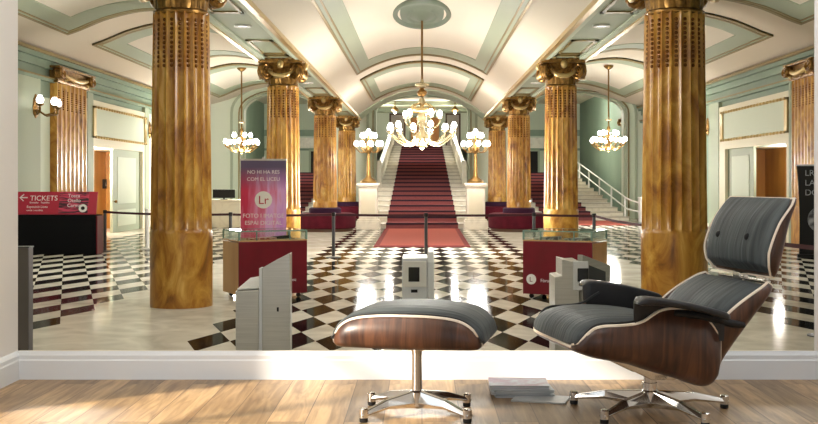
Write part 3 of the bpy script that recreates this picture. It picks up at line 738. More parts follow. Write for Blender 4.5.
# ---------------- end wall with three arches
def arch_poly(x0, x1, zsp, zcr, n=20):
    xc, w_ = (x0+x1)/2, (x1-x0)/2
    return [(xc+w_*math.cos(PI*(1-i/n)), zsp+(zcr-zsp)*math.sin(PI*i/n)**.9) for i in range(n+1)]
op = [(-8.3,-4.9,Ze(3.2),Ze(4.1)),(-2.13,2.13,Ze(3.25),Ze(3.98)),(4.9,9.4,Ze(3.2),Ze(4.1))]
poly = [(-HX-.3, FL)]
for x0, x1, zs_, zc in op: poly += [(x0, FL)]+arch_poly(x0, x1, zs_, zc)+[(x1, FL)]
poly += [(HX+.3, FL), (HX+.3, 6.6), (-HX-.3, 6.6)]
mb = MB(); mb.prism(poly, 'y', YW, YW+.5*S); struct('hall_wall_back', mb, M['mint'])
for x0, x1, zs_, zc in op:               # moulded arch surrounds
    nave_ = x0 < 0 < x1
    for (o_, m_, dy) in ((.0, 'sage', .12), (.13, 'olive', .17), (.17, 'sage_light', .1), (.33, 'sage', .14)) if nave_ else ((.0, 'sage', .12), (.2, 'olive', .17), (.26, 'sage_light', .1), (.5, 'sage', .14)):
        a = [(x0-o_, FL)]+arch_poly(x0-o_, x1+o_, zs_, zc+o_*.8)+[(x1+o_, FL)]
        o2 = o_+(.12 if m_ == 'sage' else .04 if m_ == 'olive' else .16 if nave_ else .24)
        b = [(x0-o2, FL)]+arch_poly(x0-o2, x1+o2, zs_, zc+o2*.8)+[(x1+o2, FL)]
        mb = MB(); mb.prism(a+b[::-1], 'y', YW-dy, YW+.01); trim(mb, M[m_])
# ---------------- rooms behind the end wall
y2 = YW+.5*S
mb = MB()
mb.box(-4.5,-4.3,y2,YC,FL,6.6); mb.box(4.3,4.5,y2,YC,FL,6.6); struct('stair_wall_sides', mb, M['sage_light'])
mb = MB(); mb.box(-4.4,4.4,YC,YC+.2,FL,6.6); struct('landing_wall_back', mb, M['mint'])
mb = MB(); mb.box(-4.4,4.4,y2,YC,Ze(5.45),Ze(5.5)); struct('landing_ceiling', mb, M['vault'])
mb = MB()
for y_ in (50, 57, 64, 70): mb.box(-4.3,4.3,y_*S,(y_+1.4)*S,Ze(5.2),Ze(5.45))
trim(mb, M['sage'])
for sg, nm in ((-1,'left'),(1,'right')):
    p, q = sorted((sg*4.5, sg*HX)); mb = MB(); mb.box(p, q, YA, YA+.2, FL, 6.6); struct('side_landing_wall_'+nm, mb, M['sage_light'])
    mb = MB(); mb.box(p, q, y2, YA, Ze(5.1), Ze(5.15)); struct('side_landing_ceiling_'+nm, mb, M['vault'])
    mb = MB(); x = sg*4.52
    mb.box(*sorted((sg*4.5, sg*HX)), YA-.06, YA, Ze(2.05), Ze(2.2)); mb.box(*sorted((sg*4.5, sg*HX)), YA-.1, YA, Ze(3.0), Ze(3.4)); trim(mb, M['sage_dark'])
    mb = MB(); a, b = sorted((sg*6.1, sg*8.2)); mb.box(a, b, YA-.08, YA, Ze(2.2), Ze(2.9)); trim(mb, M['stone'])
# landing: doorways with drapes and a purple panel each side
Zt = 4.08
dn = [2]
def niche(x0, x1, z0, z1, y_, m_, frame_m, nm, lab, cat):
    t = thing(nm, lab, cat, ((x0+x1)/2, y_, z0), 0, None, 'thing'); w_ = (x1-x0)/2; h_ = z1-z0
    mb = MB(); mb.box(-w_, w_, -.05, 0, 0, h_); mb.build('panel', M[m_], t)
    mb = MB(); mb.box(-w_-.12, -w_, -.12, 0, 0, h_+.12); mb.box(w_, w_+.12, -.12, 0, 0, h_+.12); mb.box(-w_, w_, -.12, 0, h_, h_+.12); mb.build('surround', M[frame_m], t)
    return t
def at_c(px, D): return (px-422)*D/950
niche(at_c(391,73), at_c(404,73), Zl(Zt), Ze(5.15), YC, 'pink_wall', 'dark_wood', 'landing_doorway', 'pinkish grey doorway at the head of the grand stair, on the banner side', 'doorway')
niche(at_c(447,73), at_c(459,73), Zl(Zt), Ze(5.15), YC, 'pink_wall', 'dark_wood', 'landing_doorway', 'pinkish grey doorway at the head of the grand stair, on the chair side', 'doorway')
niche(at_c(411,73), at_c(419,73), Zl(Zt), Ze(4.95), YC, 'curtain', 'sage', 'orange_drape', 'ochre drape behind the chandelier, nearer the banner', 'drape')
niche(at_c(431,73), at_c(439,73), Zl(Zt), Ze(4.95), YC, 'curtain', 'sage', 'orange_drape', 'orange drape behind the chandelier, nearer the chair', 'drape')
# dark doorways at the head of the side stairs
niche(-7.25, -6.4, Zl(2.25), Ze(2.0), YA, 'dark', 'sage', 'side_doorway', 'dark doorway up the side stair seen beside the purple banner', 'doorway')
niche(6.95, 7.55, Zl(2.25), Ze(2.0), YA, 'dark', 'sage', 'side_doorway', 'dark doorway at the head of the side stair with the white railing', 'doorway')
t = thing('portrait_poster', 'grey portrait photograph hung in the dark doorway by the banner', 'poster', (-6.72, YA-.13, Zl(2.6)))
mb = MB(); mb.box(-.2,.2,0,.02,0,.95); mb.build('print', M['photo_grey'], t)
# ---------------- stairs
def stair(t, xh, y0, y1, n, rise, m):
    d_ = (y1-y0)/n
    for i in range(n):
        mb = MB(); mb.box(-xh, xh, i*d_, (i+1)*d_+.06 if i < n-1 else d_*n+.02, 0 if i == 0 else rise*(i)-.02, rise*(i+1)-.046); sp = mb.build('step', m, t); mb = MB(); mb.box(-xh-.02, xh+.02, i*d_-.06, (i+1)*d_, rise*(i+1)-.045, rise*(i+1)); mb.build('tread', M['tread_shade'], sp)
def runner(t, xh, n, d_, rise, border):
    for i in range(n):
        mb = MB(); mb.box(-xh, xh, i*d_-.08, i*d_-.065, rise*i+.005, rise*(i+1)+.02); mb.box(-xh, xh, i*d_-.08, (i+1)*d_-.08, rise*(i+1)+.002, rise*(i+1)+.02); p = mb.build('carpet_fold', M['tread_red'], t)
        if border:
            mb = MB(); mb.box(-xh, xh, i*d_-.1, i*d_-.08, rise*(i+1)-.035, rise*(i+1)+.03); mb.build('nosing', M['nosing'], p)
n1, ya, yb = 22, 34.6*S, 63*S; r1 = Zt/n1; d1 = (yb-ya)/n1
st = thing('grand_staircase', 'wide white marble staircase rising behind the central chandelier', 'staircase', (0, ya, FL))
stair(st, 2.1, ya, yb, n1, r1, M['stone'])
mb = MB(); mb.box(-4.3, 4.3, yb-ya+.03, YC-ya, Zt-.2, Zt); mb.build('landing', M['stone'], st)
rn = thing('stair_runner', 'dark burgundy carpet runner laid up the wide central stair', 'carpet', (0, ya, FL)); runner(rn, 1.31, n1, d1, r1, True)
mb = MB(); a, b = hall(376, 247); c, d = hall(387.5, 229.6)
rug = thing('entrance_rug', 'brick red rug lying on the floor at the foot of the wide stair', 'rug', (0, b, FL))
mb.prism([(-1.27,.0),(1.27,.0),(1.34,ya-b-.15),(-1.34,ya-b-.15)], 'z', .001, .014); mb.build('border', M['rug_edge'], rug)
mb = MB(); mb.prism([(-1.13,.5),(1.13,.5),(1.19,ya-b-.35),(-1.19,ya-b-.35)], 'z', .0145, .02); mb.build('field', M['rug'], rug)
def balustrade(sg, label):
    t = thing('stair_balustrade', label, 'balustrade', (sg*2.0, ya, FL), 0, 'marble balustrades of the grand stair')
    yr = lambda u: (YW+.6*S-ya)+u*(yb-YW-.6*S); zr = lambda y: r1*(y/d1+.5)
    mb = MB()
    for (a, b, x0, x1) in ((.0,.16,-.09,.09),(.78,.92,-.1,.1)):
        mb.vf([(x, yr(u), zr(yr(u))+z) for u in (.0,1) for x in (x0,x1) for z in (a,b)], [(0,1,3,2),(4,6,7,5),(0,4,5,1),(2,3,7,6),(0,2,6,4),(1,5,7,3)])
        if a == 0: mb.build('base_rail', M['stone'], t); mb = MB()
    mb.build('hand_rail', M['stone'], t)
    prof = [(.07,.15),(.07,.19),(.045,.22),(.085,.36),(.095,.42),(.05,.6),(.045,.66),(.07,.7),(.07,.8)]
    first = None
    for i in range(26):
        y = yr((i+.5)/26)
        if first is None:
            mb = MB(); mb.lathe(prof, 10); first = mb.build('baluster', M['stone'], t, smooth=50); o = first
        else: o = first.copy(); COL.objects.link(o)
        o.location = (0, y, zr(y))
    mb = MB(); mb.box(-.12,.12,yb-ya-.1,yb-ya+.5,Zt-.1,Zt+1.15); mb.build('newel', M['stone'], t, bevel=.02); mb = MB(); mb.box(-.12,.1,YW+.55*S-ya-.3,YW+.55*S-ya+.2,zr(YW+.5*S-ya)-.2,zr(YW+.5*S-ya)+1.15); mb.build('newel', M['stone'], t, bevel=.02)
balustrade(-1, 'white marble balustrade of the wide stair on the banner side'); balustrade(1, 'white marble balustrade of the wide stair on the lounge chair side')
# side stairs
n2, yc, yd = 13, 42*S, 58*S; r2 = 2.25/n2; d2 = (yd-yc)/n2
for sg in (-1, 1):
    t = thing('side_staircase', 'white marble side stair behind the purple banner' if sg < 0 else 'white marble side stair with a white metal railing', 'staircase', (-6.6 if sg < 0 else 7.05, yc, FL), 0, 'side stairs')
    stair(t, 1.65 if sg < 0 else 2.1, yc, yd, n2, r2, M['stone'])
    mb = MB(); mb.box(-2.05, 2.05, yd-yc+.03, YA-yc-.01, 2.05, 2.25); mb.build('landing', M['stone'], t)
    t = thing('stair_runner', 'dark burgundy runner on the side stair glimpsed beside the purple banner' if sg < 0 else 'dark burgundy runner on the side stair glimpsed between the amber columns', 'carpet', (sg*6.55, yc, FL), 0); runner(t, 1.1, n2, d2, r2, True)
    rug = thing('stair_rug', 'small brick red rug before the stair behind the reception desk' if sg < 0 else 'small brick red rug before the stair with the white railing', 'rug', (sg*7.2, yc-(4.6 if sg > 0 else 1.4)*S, FL), 0)
    mb = MB(); mb.box(-1.5,1.5,0,(4.3 if sg > 0 else 1.1)*S,.001,.016); mb.build('field', M['rug'], rug)
rl = thing('stair_railing', 'white painted metal railing along the side stair', 'railing', (9.05, yc, FL))
def rz_(y): return r2*max(0, y/d2)
for z in (.98, .52):
    mb = MB(); mb.tube([(.35,-1.9,z*.78),(.12,-.6,z*.9)]+[(0, yy, rz_(yy)+z) for yy in [i*(yd-yc)/12 for i in range(13)]], .035, 8); mb.build('rail', M['white'], rl, smooth=60)
for i in range(6):
    yy = .4+i*(yd-yc-.8)/5; mb = MB(); mb.box(-.035,.035,yy-.035,yy+.035,rz_(yy),rz_(yy)+1.0); mb.build('upright', M['white'], rl)
mb = MB(); mb.box(.2,.62,-2.1,-1.6,0,1.0); mb.box(.17,.65,-2.15,-1.55,1.0,1.06); mb.build('newel', M['white'], rl, bevel=.01)
# ---------------- candelabra on marble pedestals
def lamp_globe(parent, x, y, z, r, m='glass_lamp'):
    mb = MB(); mb.lathe([(r*.35,z),(r*.8,z+r*.35),(r,z+r*.95),(r*.82,z+r*1.5),(r*.5,z+r*1.85),(r*.55,z+r*2.1)], 12, Matrix.Translation((x,y,0))); g = mb.build('lamp_shade', M[m], parent, smooth=70)
    return g
def candelabrum(sg, label):
    X, Y = sg*1.93, 34.3*S
    p = thing('marble_pedestal', 'white marble pedestal under the lamp stand, '+('banner' if sg < 0 else 'lounge chair')+' side of the stair', 'pedestal', (X, Y, FL), 0, 'lamp pedestals')
    mb = MB(); mb.box(-.42,.42,-.42,.42,0,.3); mb.box(-.39,.39,-.39,.39,.3,.36); mb.build('plinth', M['stone'], p, bevel=.015)
    mb = MB(); mb.box(-.33,.33,-.33,.33,.36,1.5); mb.build('die', M['stone'], p, bevel=.01)
    mb = MB(); mb.box(-.25,.25,-.345,-.33,.5,1.36); mb.build('panel', M['cream'], p, bevel=.004)
    mb = MB(); mb.box(-.37,.37,-.37,.37,1.5,1.56); mb.box(-.41,.41,-.41,.41,1.56,1.66); mb.build('cap', M['stone'], p, bevel=.015)
    t = thing('candelabrum', label, 'lamp', (X, Y, FL+1.66), 0, 'bronze lamp stands beside the stair')
    mb = MB(); mb.lathe([(.3,0),(.3,.06),(.24,.12),(.12,.2),(.09,.28),(.07,.5),(.06,.8),(.05,1.05),(.09,1.1),(.14,1.2),(.15,1.28),(.06,1.36),(.05,1.7),(.03,1.75)], 20); mb.build('stem', M['bronze'], t, smooth=40)
    for k in range(9):
        a = 2*PI*k/9; R_ = .46; mb = MB(); c, s_ = math.cos(a), math.sin(a)
        mb.tube([(c*r, s_*r, z) for r, z in ((.06,1.22),(.2,1.1),(.34,1.12),(R_,1.24),(R_,1.32))], .018, 6); o = mb.build('arm', M['bronze'], t, smooth=60); lamp_globe(o, c*R_, s_*R_, 1.33, .09)
    for k in range(5):
        a = 2*PI*k/5+.3; R_ = .24; mb = MB(); c, s_ = math.cos(a), math.sin(a)
        mb.tube([(c*r, s_*r, z) for r, z in ((.05,1.5),(.14,1.46),(R_,1.56),(R_,1.62))], .016, 6); o = mb.build('arm', M['bronze'], t, smooth=60); lamp_globe(o, c*R_, s_*R_, 1.63, .09)
    lamp_globe(t, 0, 0, 1.76, .09)
candelabrum(-1, 'bronze lamp stand with a cluster of lit globes, banner side of the stair'); candelabrum(1, 'bronze lamp stand with a cluster of lit globes, chair side of the stair')
# ---------------- chandeliers
def chandelier(name, label, X, D, ztop, zb, R, n1_, n2_, body, group=None, big=False):
    """zb: lowest point above the eye; ztop: ceiling above the eye"""
    t = thing(name, label, 'chandelier', (X, D*S, Ze(zb)), 0, group); h_ = ztop-zb; q = R/.8
    mb = MB(); mb.lathe([(.02,h_-.16),(.09,h_-.12),(.17,h_-.05),(.19,h_-.0)], 20); mb.build('ceiling_cup', M['bronze'], t, smooth=50)
    mb = MB(); mb.tube([(0,0,1.3*q),(0,0,h_-.1)], .026 if big else .03, 8); mb.build('rod', M['bronze'], t, smooth=60)
    mb = MB(); mb.lathe([(.02,0),(.07*q,.05*q),(.05*q,.1*q),(.13*q,.16*q),(.2*q,.28*q),(.16*q,.38*q),(.07*q,.46*q),(.06*q,.62*q),(.12*q,.72*q),(.13*q,.82*q),(.06*q,.9*q),(.05*q,1.05*q),(.1*q,1.14*q),(.03,1.3*q)], 20); mb.build('body', M[body], t, smooth=50)
    mb = MB(); mb.lathe([(.03,1.5*q),(.17*q,1.56*q),(.18*q,1.6*q),(.05*q,1.64*q),(.03,1.72*q)], 20); mb.build('saucer', M['crystal'], t, smooth=50)
    if big:
        mb = MB(); mb.lathe([(.03,1.28*q),(.1*q,1.32*q),(.13*q,1.4*q),(.06*q,1.47*q),(.05,1.5*q)], 16); mb.build('urn', M['gilt'], t, smooth=50)
        mb = MB(); mb.lathe([(.3*q,.9*q),(.34*q,.93*q),(.34*q,.99*q),(.3*q,1.02*q)], 28, caps=False); 
        for k in range(8): a = 2*PI*k/8; mb.tube([(0,0,1.1*q),(.17*q*math.cos(a),.17*q*math.sin(a),1.12*q),(.32*q*math.cos(a),.32*q*math.sin(a),1.0*q)], .016, 6)
        mb.build('crown', M['gilt_light'], t, smooth=50)
    for k in range(n1_):
        a = 2*PI*(k+.5)/n1_; c, s_ = math.cos(a), math.sin(a); mb = MB()
        up = .06*q if k % 2 else 0
        mb.tube([(c*r*q, s_*r*q, z*q+up) for r, z in ((.12,.3),(.26,.14),(.42,.1),(.58,.18),(.7,.3),(.8,.32),(.8,.42))], .024 if big else .022, 6); mb.lathe([(.03*q,.40*q+up),(.09*q,.44*q+up),(.09*q,.46*q+up)], 10, Matrix.Translation((c*.8*q,s_*.8*q,0)))
        o = mb.build('arm', M[body], t, smooth=60); lamp_globe(o, c*.8*q, s_*.8*q, .46*q+up, .07 if big else .085)
    for k in range(n2_):
        a = 2*PI*k/n2_+.2; c, s_ = math.cos(a), math.sin(a); mb = MB()
        mb.tube([(c*r*q, s_*r*q, z*q) for r, z in ((.08,.66),(.2,.54),(.34,.56),(.44,.68),(.44,.78))], .02, 6); mb.lathe([(.03*q,.76*q),(.08*q,.8*q),(.08*q,.82*q)], 10, Matrix.Translation((c*.44*q,s_*.44*q,0)))
        o = mb.build('arm', M[body], t, smooth=60); lamp_globe(o, c*.44*q, s_*.44*q, .82*q, .07 if big else .085)
    return t
chandelier('chandelier', 'large crystal and gilt chandelier hung before the wide central stair', 0, 23.1, 4.10, .78, .80, 12, 5, 'crystal', big=True)
chandelier('chandelier', 'bronze chandelier hung between the banner and the nearest column beyond it', -6.95, 36.6, aisle(6.95)-.04, 1.08, .62, 10, 5, 'bronze', 'bronze aisle chandeliers')
chandelier('chandelier', 'bronze chandelier hung over the white stair railing', 7.05, 35.9, aisle(7.05)-.04, 1.13, .62, 10, 5, 'bronze', 'bronze aisle chandeliers')
md = thing('ceiling_rose', 'round dark sage ceiling rose from which the big chandelier hangs', 'ceiling rose', (0, 23.1*S, Ze(4.12)))
mb = MB(); mb.lathe([(.3,-.09),(.36,-.12),(.44,-.06),(.58,-.05),(.62,-.1),(.69,-.11),(.73,-.06),(.74,.0)], 48, sy=3.1); mb.build('rings', M['rose'], md, smooth=40)
mb = MB(); mb.lathe([(.02,-.2),(.1,-.18),(.2,-.12),(.31,-.09),(.32,-.06)], 32, sy=3.1); mb.build('boss', M['rose'], md, smooth=40)
for (px, lb) in ((395,'banner'),(455,'chair')):
    t = thing('pendant_lantern', 'small bronze lantern hung above the stair landing, '+lb+' side', 'lantern', (at_c(px,64), 64*S, Ze(4.75)), 0, 'landing lanterns')
    mb = MB(); mb.lathe([(.2,0),(.3,.1),(.1,.3),(.03,.4),(.03,.7)], 12); mb.build('cap', M['bronze'], t, smooth=50)
    lamp_globe(t, 0, 0, -.16, .1, 'glass_sconce')
# ---------------- wall sconces
def sconce(sg, px, z, label, n=3):
    Y = px_d(px); t = thing('wall_sconce', label, 'sconce', (sg*(HX-.12), Y, Ze(z)), 0, 'gilt wall sconces')
    mb = MB(); mb.lathe([(.02,-.3),(.1,-.2),(.13,0),(.1,.2),(.02,.34)], 14, sx=.6, sy=1.8); mb.build('back_plate', M['gilt'], t, smooth=50)
    for k in range(n):
        dy = (k-(n-1)/2)*.7; out = -sg*(.36 if k != 1 else .5); mb = MB()
        mb.tube([(0,0,-.05),(out*.5,dy*.5,-.22),(out,dy,-.16),(out,dy,-.02)], .026, 6); mb.lathe([(.03,-.03),(.09,.01),(.09,.04)], 10, Matrix.Translation((out,dy,0)), sy=1.6)
        o = mb.build('arm', M['bronze'], t, smooth=60); lamp_globe(o, out, dy, .04, .1, 'glass_sconce')
sconce(-1, 31, 1.98, 'gilt wall sconce at the very edge above the black ticket table'); sconce(-1, 146.5, 1.92, 'gilt wall sconce between the green door and the nearest column')
sconce(1, 711, 1.95, 'gilt wall sconce between the nearest column and the framed wall panel')
# ---------------- recessed downlights in the beams
dl0 = None
dll = ['before', 'just past', 'beyond']
for sg in (-1, 1):
    for i, d_ in enumerate((8.2, 17.9, 28.2, 38.2)):
        loc = (sg*3.38, d_*S, Ze(2.95))
        if dl0 is None:
            dl0 = thing('downlight', '', 'downlight', loc, 0, 'downlights in the beams'); o = dl0
            mb = MB(); mb.lathe([(.11,-.03),(.16,-.03),(.16,.0),(.11,.0)], 20, caps=False); mb.build('ring', M['white'], o)
            mb = MB(); mb.lathe([(.001,-.012),(.105,-.012),(.105,-.006),(.001,-.006)], 20); mb.build('lens', M['down'], o)
        else: o = copy_tree(dl0); o.location = loc
        o['label'] = 'recessed downlight in the beam %s the %s column, %s side' % (('before','after','after','after')[i], ('nearest','nearest','second','third')[i], 'banner' if sg < 0 else 'chair')

def lamp(kind, x, d, z, e, col=(1,.96,.89), r=.15, **k):  # light for fixtures and for added fill alike
    l = bpy.data.lights.new('lamp', kind); l.energy = e; l.color = col; l.shadow_soft_size = r
    if kind == 'POINT': l.specular_factor = .1
    for a, v in k.items(): setattr(l, a, v)
    o = bpy.data.objects.new('lamp', l); COL.objects.link(o); o.location = (x, d*S, Ze(z)); return o
for sg in (-1, 1):                       # the light the downlights give
    for d_, e_ in ((8.2, 120), (17.9, 560), (28.2, 650), (38.2, 650)): lamp('SPOT', sg*3.38, d_, 2.91, e_*(1 if sg < 0 else .85), spot_size=math.radians(130), spot_blend=.8)
for d_ in (6.6, 9.5):                    # added fill lights in the nearest bay, out of view above the opening
    for x, e_ in ((-7, 60), (0, 25), (7, 10)): lamp('POINT', x, d_, 2.6, e_, r=.4)
for x in (-2.2, 2.2): lamp('POINT', x, 64, 4.3, 350, r=.2); lamp('POINT', x, 52, 4.2, 350, r=.2)  # by the landing lanterns, plus added fill lights over the stair
for x in (-7.2, 7.2): lamp('POINT', x, 52, 4.2, 700, r=.2)  # added fill lights in the side stair rooms
for sg, D_, e_ in ((-1, 31.2, 480), (1, 29.0, 80)): lamp('POINT', sg*10.9, D_, .7, e_, r=.15)     # added lights that brighten the little rooms behind the green doors
lamp('POINT', 0, 23.1, .1, 900, r=.5)                     # what the chandeliers and lamp stands shed
for x, d_, e_ in ((-6.95, 36.6, 950), (7.05, 35.9, 750)): lamp('POINT', x, d_, .5, e_, r=.45)
for x in (-1.93, 1.93): lamp('POINT', x, 33.2, .8, 140, r=.35)
for x, e_ in ((-6.6, 330), (6.6, 120)): lamp('POINT', x, 18, 2.3, e_, r=.5)  # added fill lights in the aisles, no fixture there
lamp('POINT', 0, 12, 1.6, 200, r=.5)  # added fill light in the near nave, no fixture there
t = thing('wall_plaque', 'small black square plaque on the honey wood wall inside the green doorway', 'plaque', (-(HX+1.245), 40.3, Ze(-.07)))
mb = MB(); mb.box(0, .03, -.55, .55, -.17, .17); mb.build('plate', M['black'], t); mb = MB(); mb.box(.03, .034, -.3, .3, -.08, .08); mb.build('pictogram', M['photo_grey'], t)
# ---------------- benches round the columns
def bench(i, sg, label):
    t = thing('round_bench', label, 'bench', (sg*3.37, (D0+DD*i)*S-(.45 if i == 3 else 0), FL), 0, 'round burgundy benches')
    mb = MB(); mb.lathe([(.9,0),(.98,.0),(.98,.1),(.9,.1)], 40); mb.build('plinth', M['dark_wood'], t, smooth=30)
    mb = MB(); mb.lathe([(.5,.1),(1.02,.1),(1.06,.14),(1.07,.5),(1.03,.6),(.9,.63),(.5,.63)], 48); mb.build('seat', M['burgundy'], t, smooth=40)
    mb = MB(); mb.lathe([(.40,.62),(.56,.62),(.56,.78),(.5,.82),(.40,.82)], 40, caps=False); mb.build('backrest', M['plum'], t, smooth=40)
bench(2, -1, 'round burgundy velvet bench beyond the banner, nearer the viewer than its plum neighbour'); bench(3, -1, 'far round bench with a plum back next to the lamp pedestal on the banner side')
bench(2, 1, 'round burgundy velvet bench behind the glass case by the chair'); bench(3, 1, 'far round bench next to the lamp pedestal on the chair side')
# ---------------- display cases
def kiosk(px, py, rz, label, logo, words, tx):
    X, Y = hall(px, py); t = thing('display_case', label, 'display case', (X, Y, FL), rz, 'red display cases with glass tops')
    W, Dp = .52, .78
    mb = MB(); mb.box(-W, W, 0, .03, .07, .84); mb.build('front_panel', M['kiosk_red'], t, bevel=.003)
    mb = MB(); mb.box(-W, W, .03, Dp, .07, .82); mb.build('cabinet', M['plywood'], t)
    mb = MB(); mb.box(-W, W, 0.0, Dp, .842, .856); mb.build('deck', M['plywood'], t)
    for (a, b, c, d) in ((-W,W,0.004,.012),(-W,W,Dp-.012,Dp-.004),(-W+.004,-W+.012,.012,Dp-.012),(W-.012,W-.004,.012,Dp-.012)):
        mb = MB(); mb.box(a, b, c, d, .857, .985); mb.build('glass_pane', M['clear'], t)
    mb = MB(); mb.box(-W, W, 0, Dp, .986, .996); mb.build('glass_top', M['clear'], t)
    mb = MB()
    for x in (-W+.008, W-.008):
        for y in (.008, Dp-.008): mb.box(x-.012, x+.012, y-.012, y+.012, .857, .986)
    for y in (.004, Dp-.004): mb.box(-W, W, y-.006, y+.006, .980, .998)
    for x in (-W+.004, W-.004): mb.box(x-.006, x+.006, 0, Dp, .980, .998)
    mb.box(-.26,-.245,-.004,.014,.857,.986); mb.box(.245,.26,-.004,.014,.857,.986)
    mb.build('glazing_frame', M['glass_edge'], t)
    for x in (-W+.1, W-.1):
        for y in (.1, Dp-.1):
            mb = MB(); mb.lathe([(.012,-.014),(.034,-.012),(.034,.012),(.012,.014)], 14, Matrix.Translation((x,y,.035)) @ Matrix.Rotation(PI/2, 4, 'X')); mb.box(x-.02,x+.02,y-.02,y+.02,.045,.07); mb.build('castor', M['rubber'], t, smooth=40)
    if logo:
        mb = MB(); mb.lathe([(.001,0),(.075,0),(.075,.004),(.001,.004)], 28, Matrix.Translation((tx-.14,-.001,.285)) @ Matrix.Rotation(PI/2, 4, 'X')); o = mb.build('round_logo', M['white'], t)
        text('logo_letter', 'L', .1, t, upright(tx-.168,-.008,.25), M['kiosk_red'])
    text('lettering', words, .068, t, upright(tx,-.004,.25), M['lettering'])
    return t, W, Dp
k1, W, Dp = kiosk(273.5, 299, math.radians(27), 'wine red display case with a glass top in front of the purple banner', False, 'l Liceu', .17)
def in_case(t, dx, dy, w_, d_, h_, rz, nm, lab, m_, grp):
    c, s_ = math.cos(t.rotation_euler.z), math.sin(t.rotation_euler.z)
    o = thing(nm, lab, 'exhibit', (t.location.x+dx*c-dy*s_, t.location.y+dx*s_+dy*c, FL+.857), t.rotation_euler.z+rz, grp)
    mb = MB(); mb.prism([(-w_/2,0),(w_/2,0),(w_/2*.96,h_),(-w_/2,h_*.6)], 'y', -d_/2, d_/2); mb.build('body', m_, o)
    return o
m1 = mat('terracotta_print', srgb(200,92,72), .5, noise=(14, srgb(232,190,170), 2, .45, .55)); m2 = mat('grey_booklet', srgb(190,190,186), .5, noise=(18, srgb(110,110,112), 2, .45, .55))
in_case(k1, -.1, .25, .4, .22, .03, .1, 'printed_booklet', 'reddish booklet lying in the glass case before the banner', m1, None)
in_case(k1, .25, .38, .28, .1, .05, -.05, 'black_object', 'flat black object lying in the glass case before the banner', M['black'], None)
k2, W, Dp = kiosk(557, 300, math.radians(-25), 'wine red display case with a glass top behind the lounge chair arm', True, 'Fòrum Shop', -.25)
in_case(k2, -.2, .2, .36, .2, .05, .05, 'printed_booklet', 'grey and white booklet in the glass case, nearer the stair', m2, None)
in_case(k2, .24, .22, .34, .2, .04, -.08, 'printed_booklet', 'grey and white booklet in the glass case, nearer the chair', m2, None)
# ---------------- roll-up banner
def banner_print():
    m = bpy.data.materials.new('purple_banner_print'); m.use_nodes = True; nt = m.node_tree; b = nt.nodes['Principled BSDF']; L = nt.links.new
    tc = nt.nodes.new('ShaderNodeTexCoord'); mp = nt.nodes.new('ShaderNodeMapping'); mp.inputs['Scale'].default_value = (5,1,.7); L(tc.outputs['Object'], mp.inputs[0])
    n = nt.nodes.new('ShaderNodeTexNoise'); n.inputs['Scale'].default_value = 1.5; n.inputs['Detail'].default_value = 4; L(mp.outputs[0], n.inputs['Vector'])
    sx = nt.nodes.new('ShaderNodeSeparateXYZ'); L(tc.outputs['Object'], sx.inputs[0])
    ad = nt.nodes.new('ShaderNodeMath'); ad.operation = 'MULTIPLY_ADD'; L(sx.outputs[0], ad.inputs[0]); ad.inputs[1].default_value = .75; L(n.outputs['Fac'], ad.inputs[2])
    r = nt.nodes.new('ShaderNodeValToRGB'); e = r.color_ramp.elements; e[0].position = .25; e[0].color = srgb(204,44,84); e[1].position = .8; e[1].color = srgb(206,128,224)
    x = e.new(.45); x.color = srgb(222,120,158)
    x = e.new(.6); x.color = srgb(232,180,232)
    L(ad.outputs[0], r.inputs[0])
    top = nt.nodes.new('ShaderNodeMapRange'); top.inputs['From Min'].default_value = 1.55; top.inputs['From Max'].default_value = 1.95; L(sx.outputs[2], top.inputs['Value'])
    mx = nt.nodes.new('ShaderNodeMix'); mx.data_type = 'RGBA'; L(top.outputs[0], mx.inputs['Factor']); L(r.outputs[0], mx.inputs['A']); mx.inputs['B'].default_value = srgb(96,84,116)
    L(mx.outputs['Result'], b.inputs['Base Color']); b.inputs['Roughness'].default_value = .45
    return m
X, Y = hall(263.5, 283); bn = thing('roll_up_banner', 'purple and crimson roll-up banner with a round white emblem behind the display case', 'banner', (X, Y, FL), math.radians(3))
mb = MB(); mb.box(-.38,.38,-.01,.01,.08,2.06); mb.build('print', banner_print(), bn)
mb = MB(); mb.box(-.39,.39,-.016,.016,2.06,2.09); mb.box(-.02,.02,-.016,.016,2.09,2.12); mb.build('top_bar', M['steel'], bn)
mb = MB(); mb.box(-.4,.4,-.1,.1,0,.08); mb.build('base', M['steel'], bn, bevel=.01)
mb = MB(); mb.lathe([(.001,0),(.145,0),(.145,.004),(.001,.004)], 36, Matrix.Translation((0,-.012,1.40)) @ Matrix.Rotation(PI/2, 4, 'X')); mb.build('emblem', M['white'], bn)
text('emblem_letters', 'Lr', .2, bn, upright(0,-.019,1.33), M['ticket_red'], 'CENTER')
for z, s_, w_ in ((1.84,.085,'NO HI HA RES'),(1.72,.085,'COM EL LICEU'),(1.10,.098,'FOTO I IMATGE'),(.98,.098,'ESPAI DIGITAL'),(.86,.068,'PROGRAMA DE LA TEMPORADA')):
    text('lettering', w_, s_, bn, upright(0,-.014,z), M['lettering'], 'CENTER')
mb = MB(); mb.lathe([(.001,0),(.16,0),(.16,.004),(.001,.004)], 30, Matrix.Translation((0,-.012,.42)) @ Matrix.Rotation(PI/2, 4, 'X')); mb.build('lower_emblem', M['white'], bn)
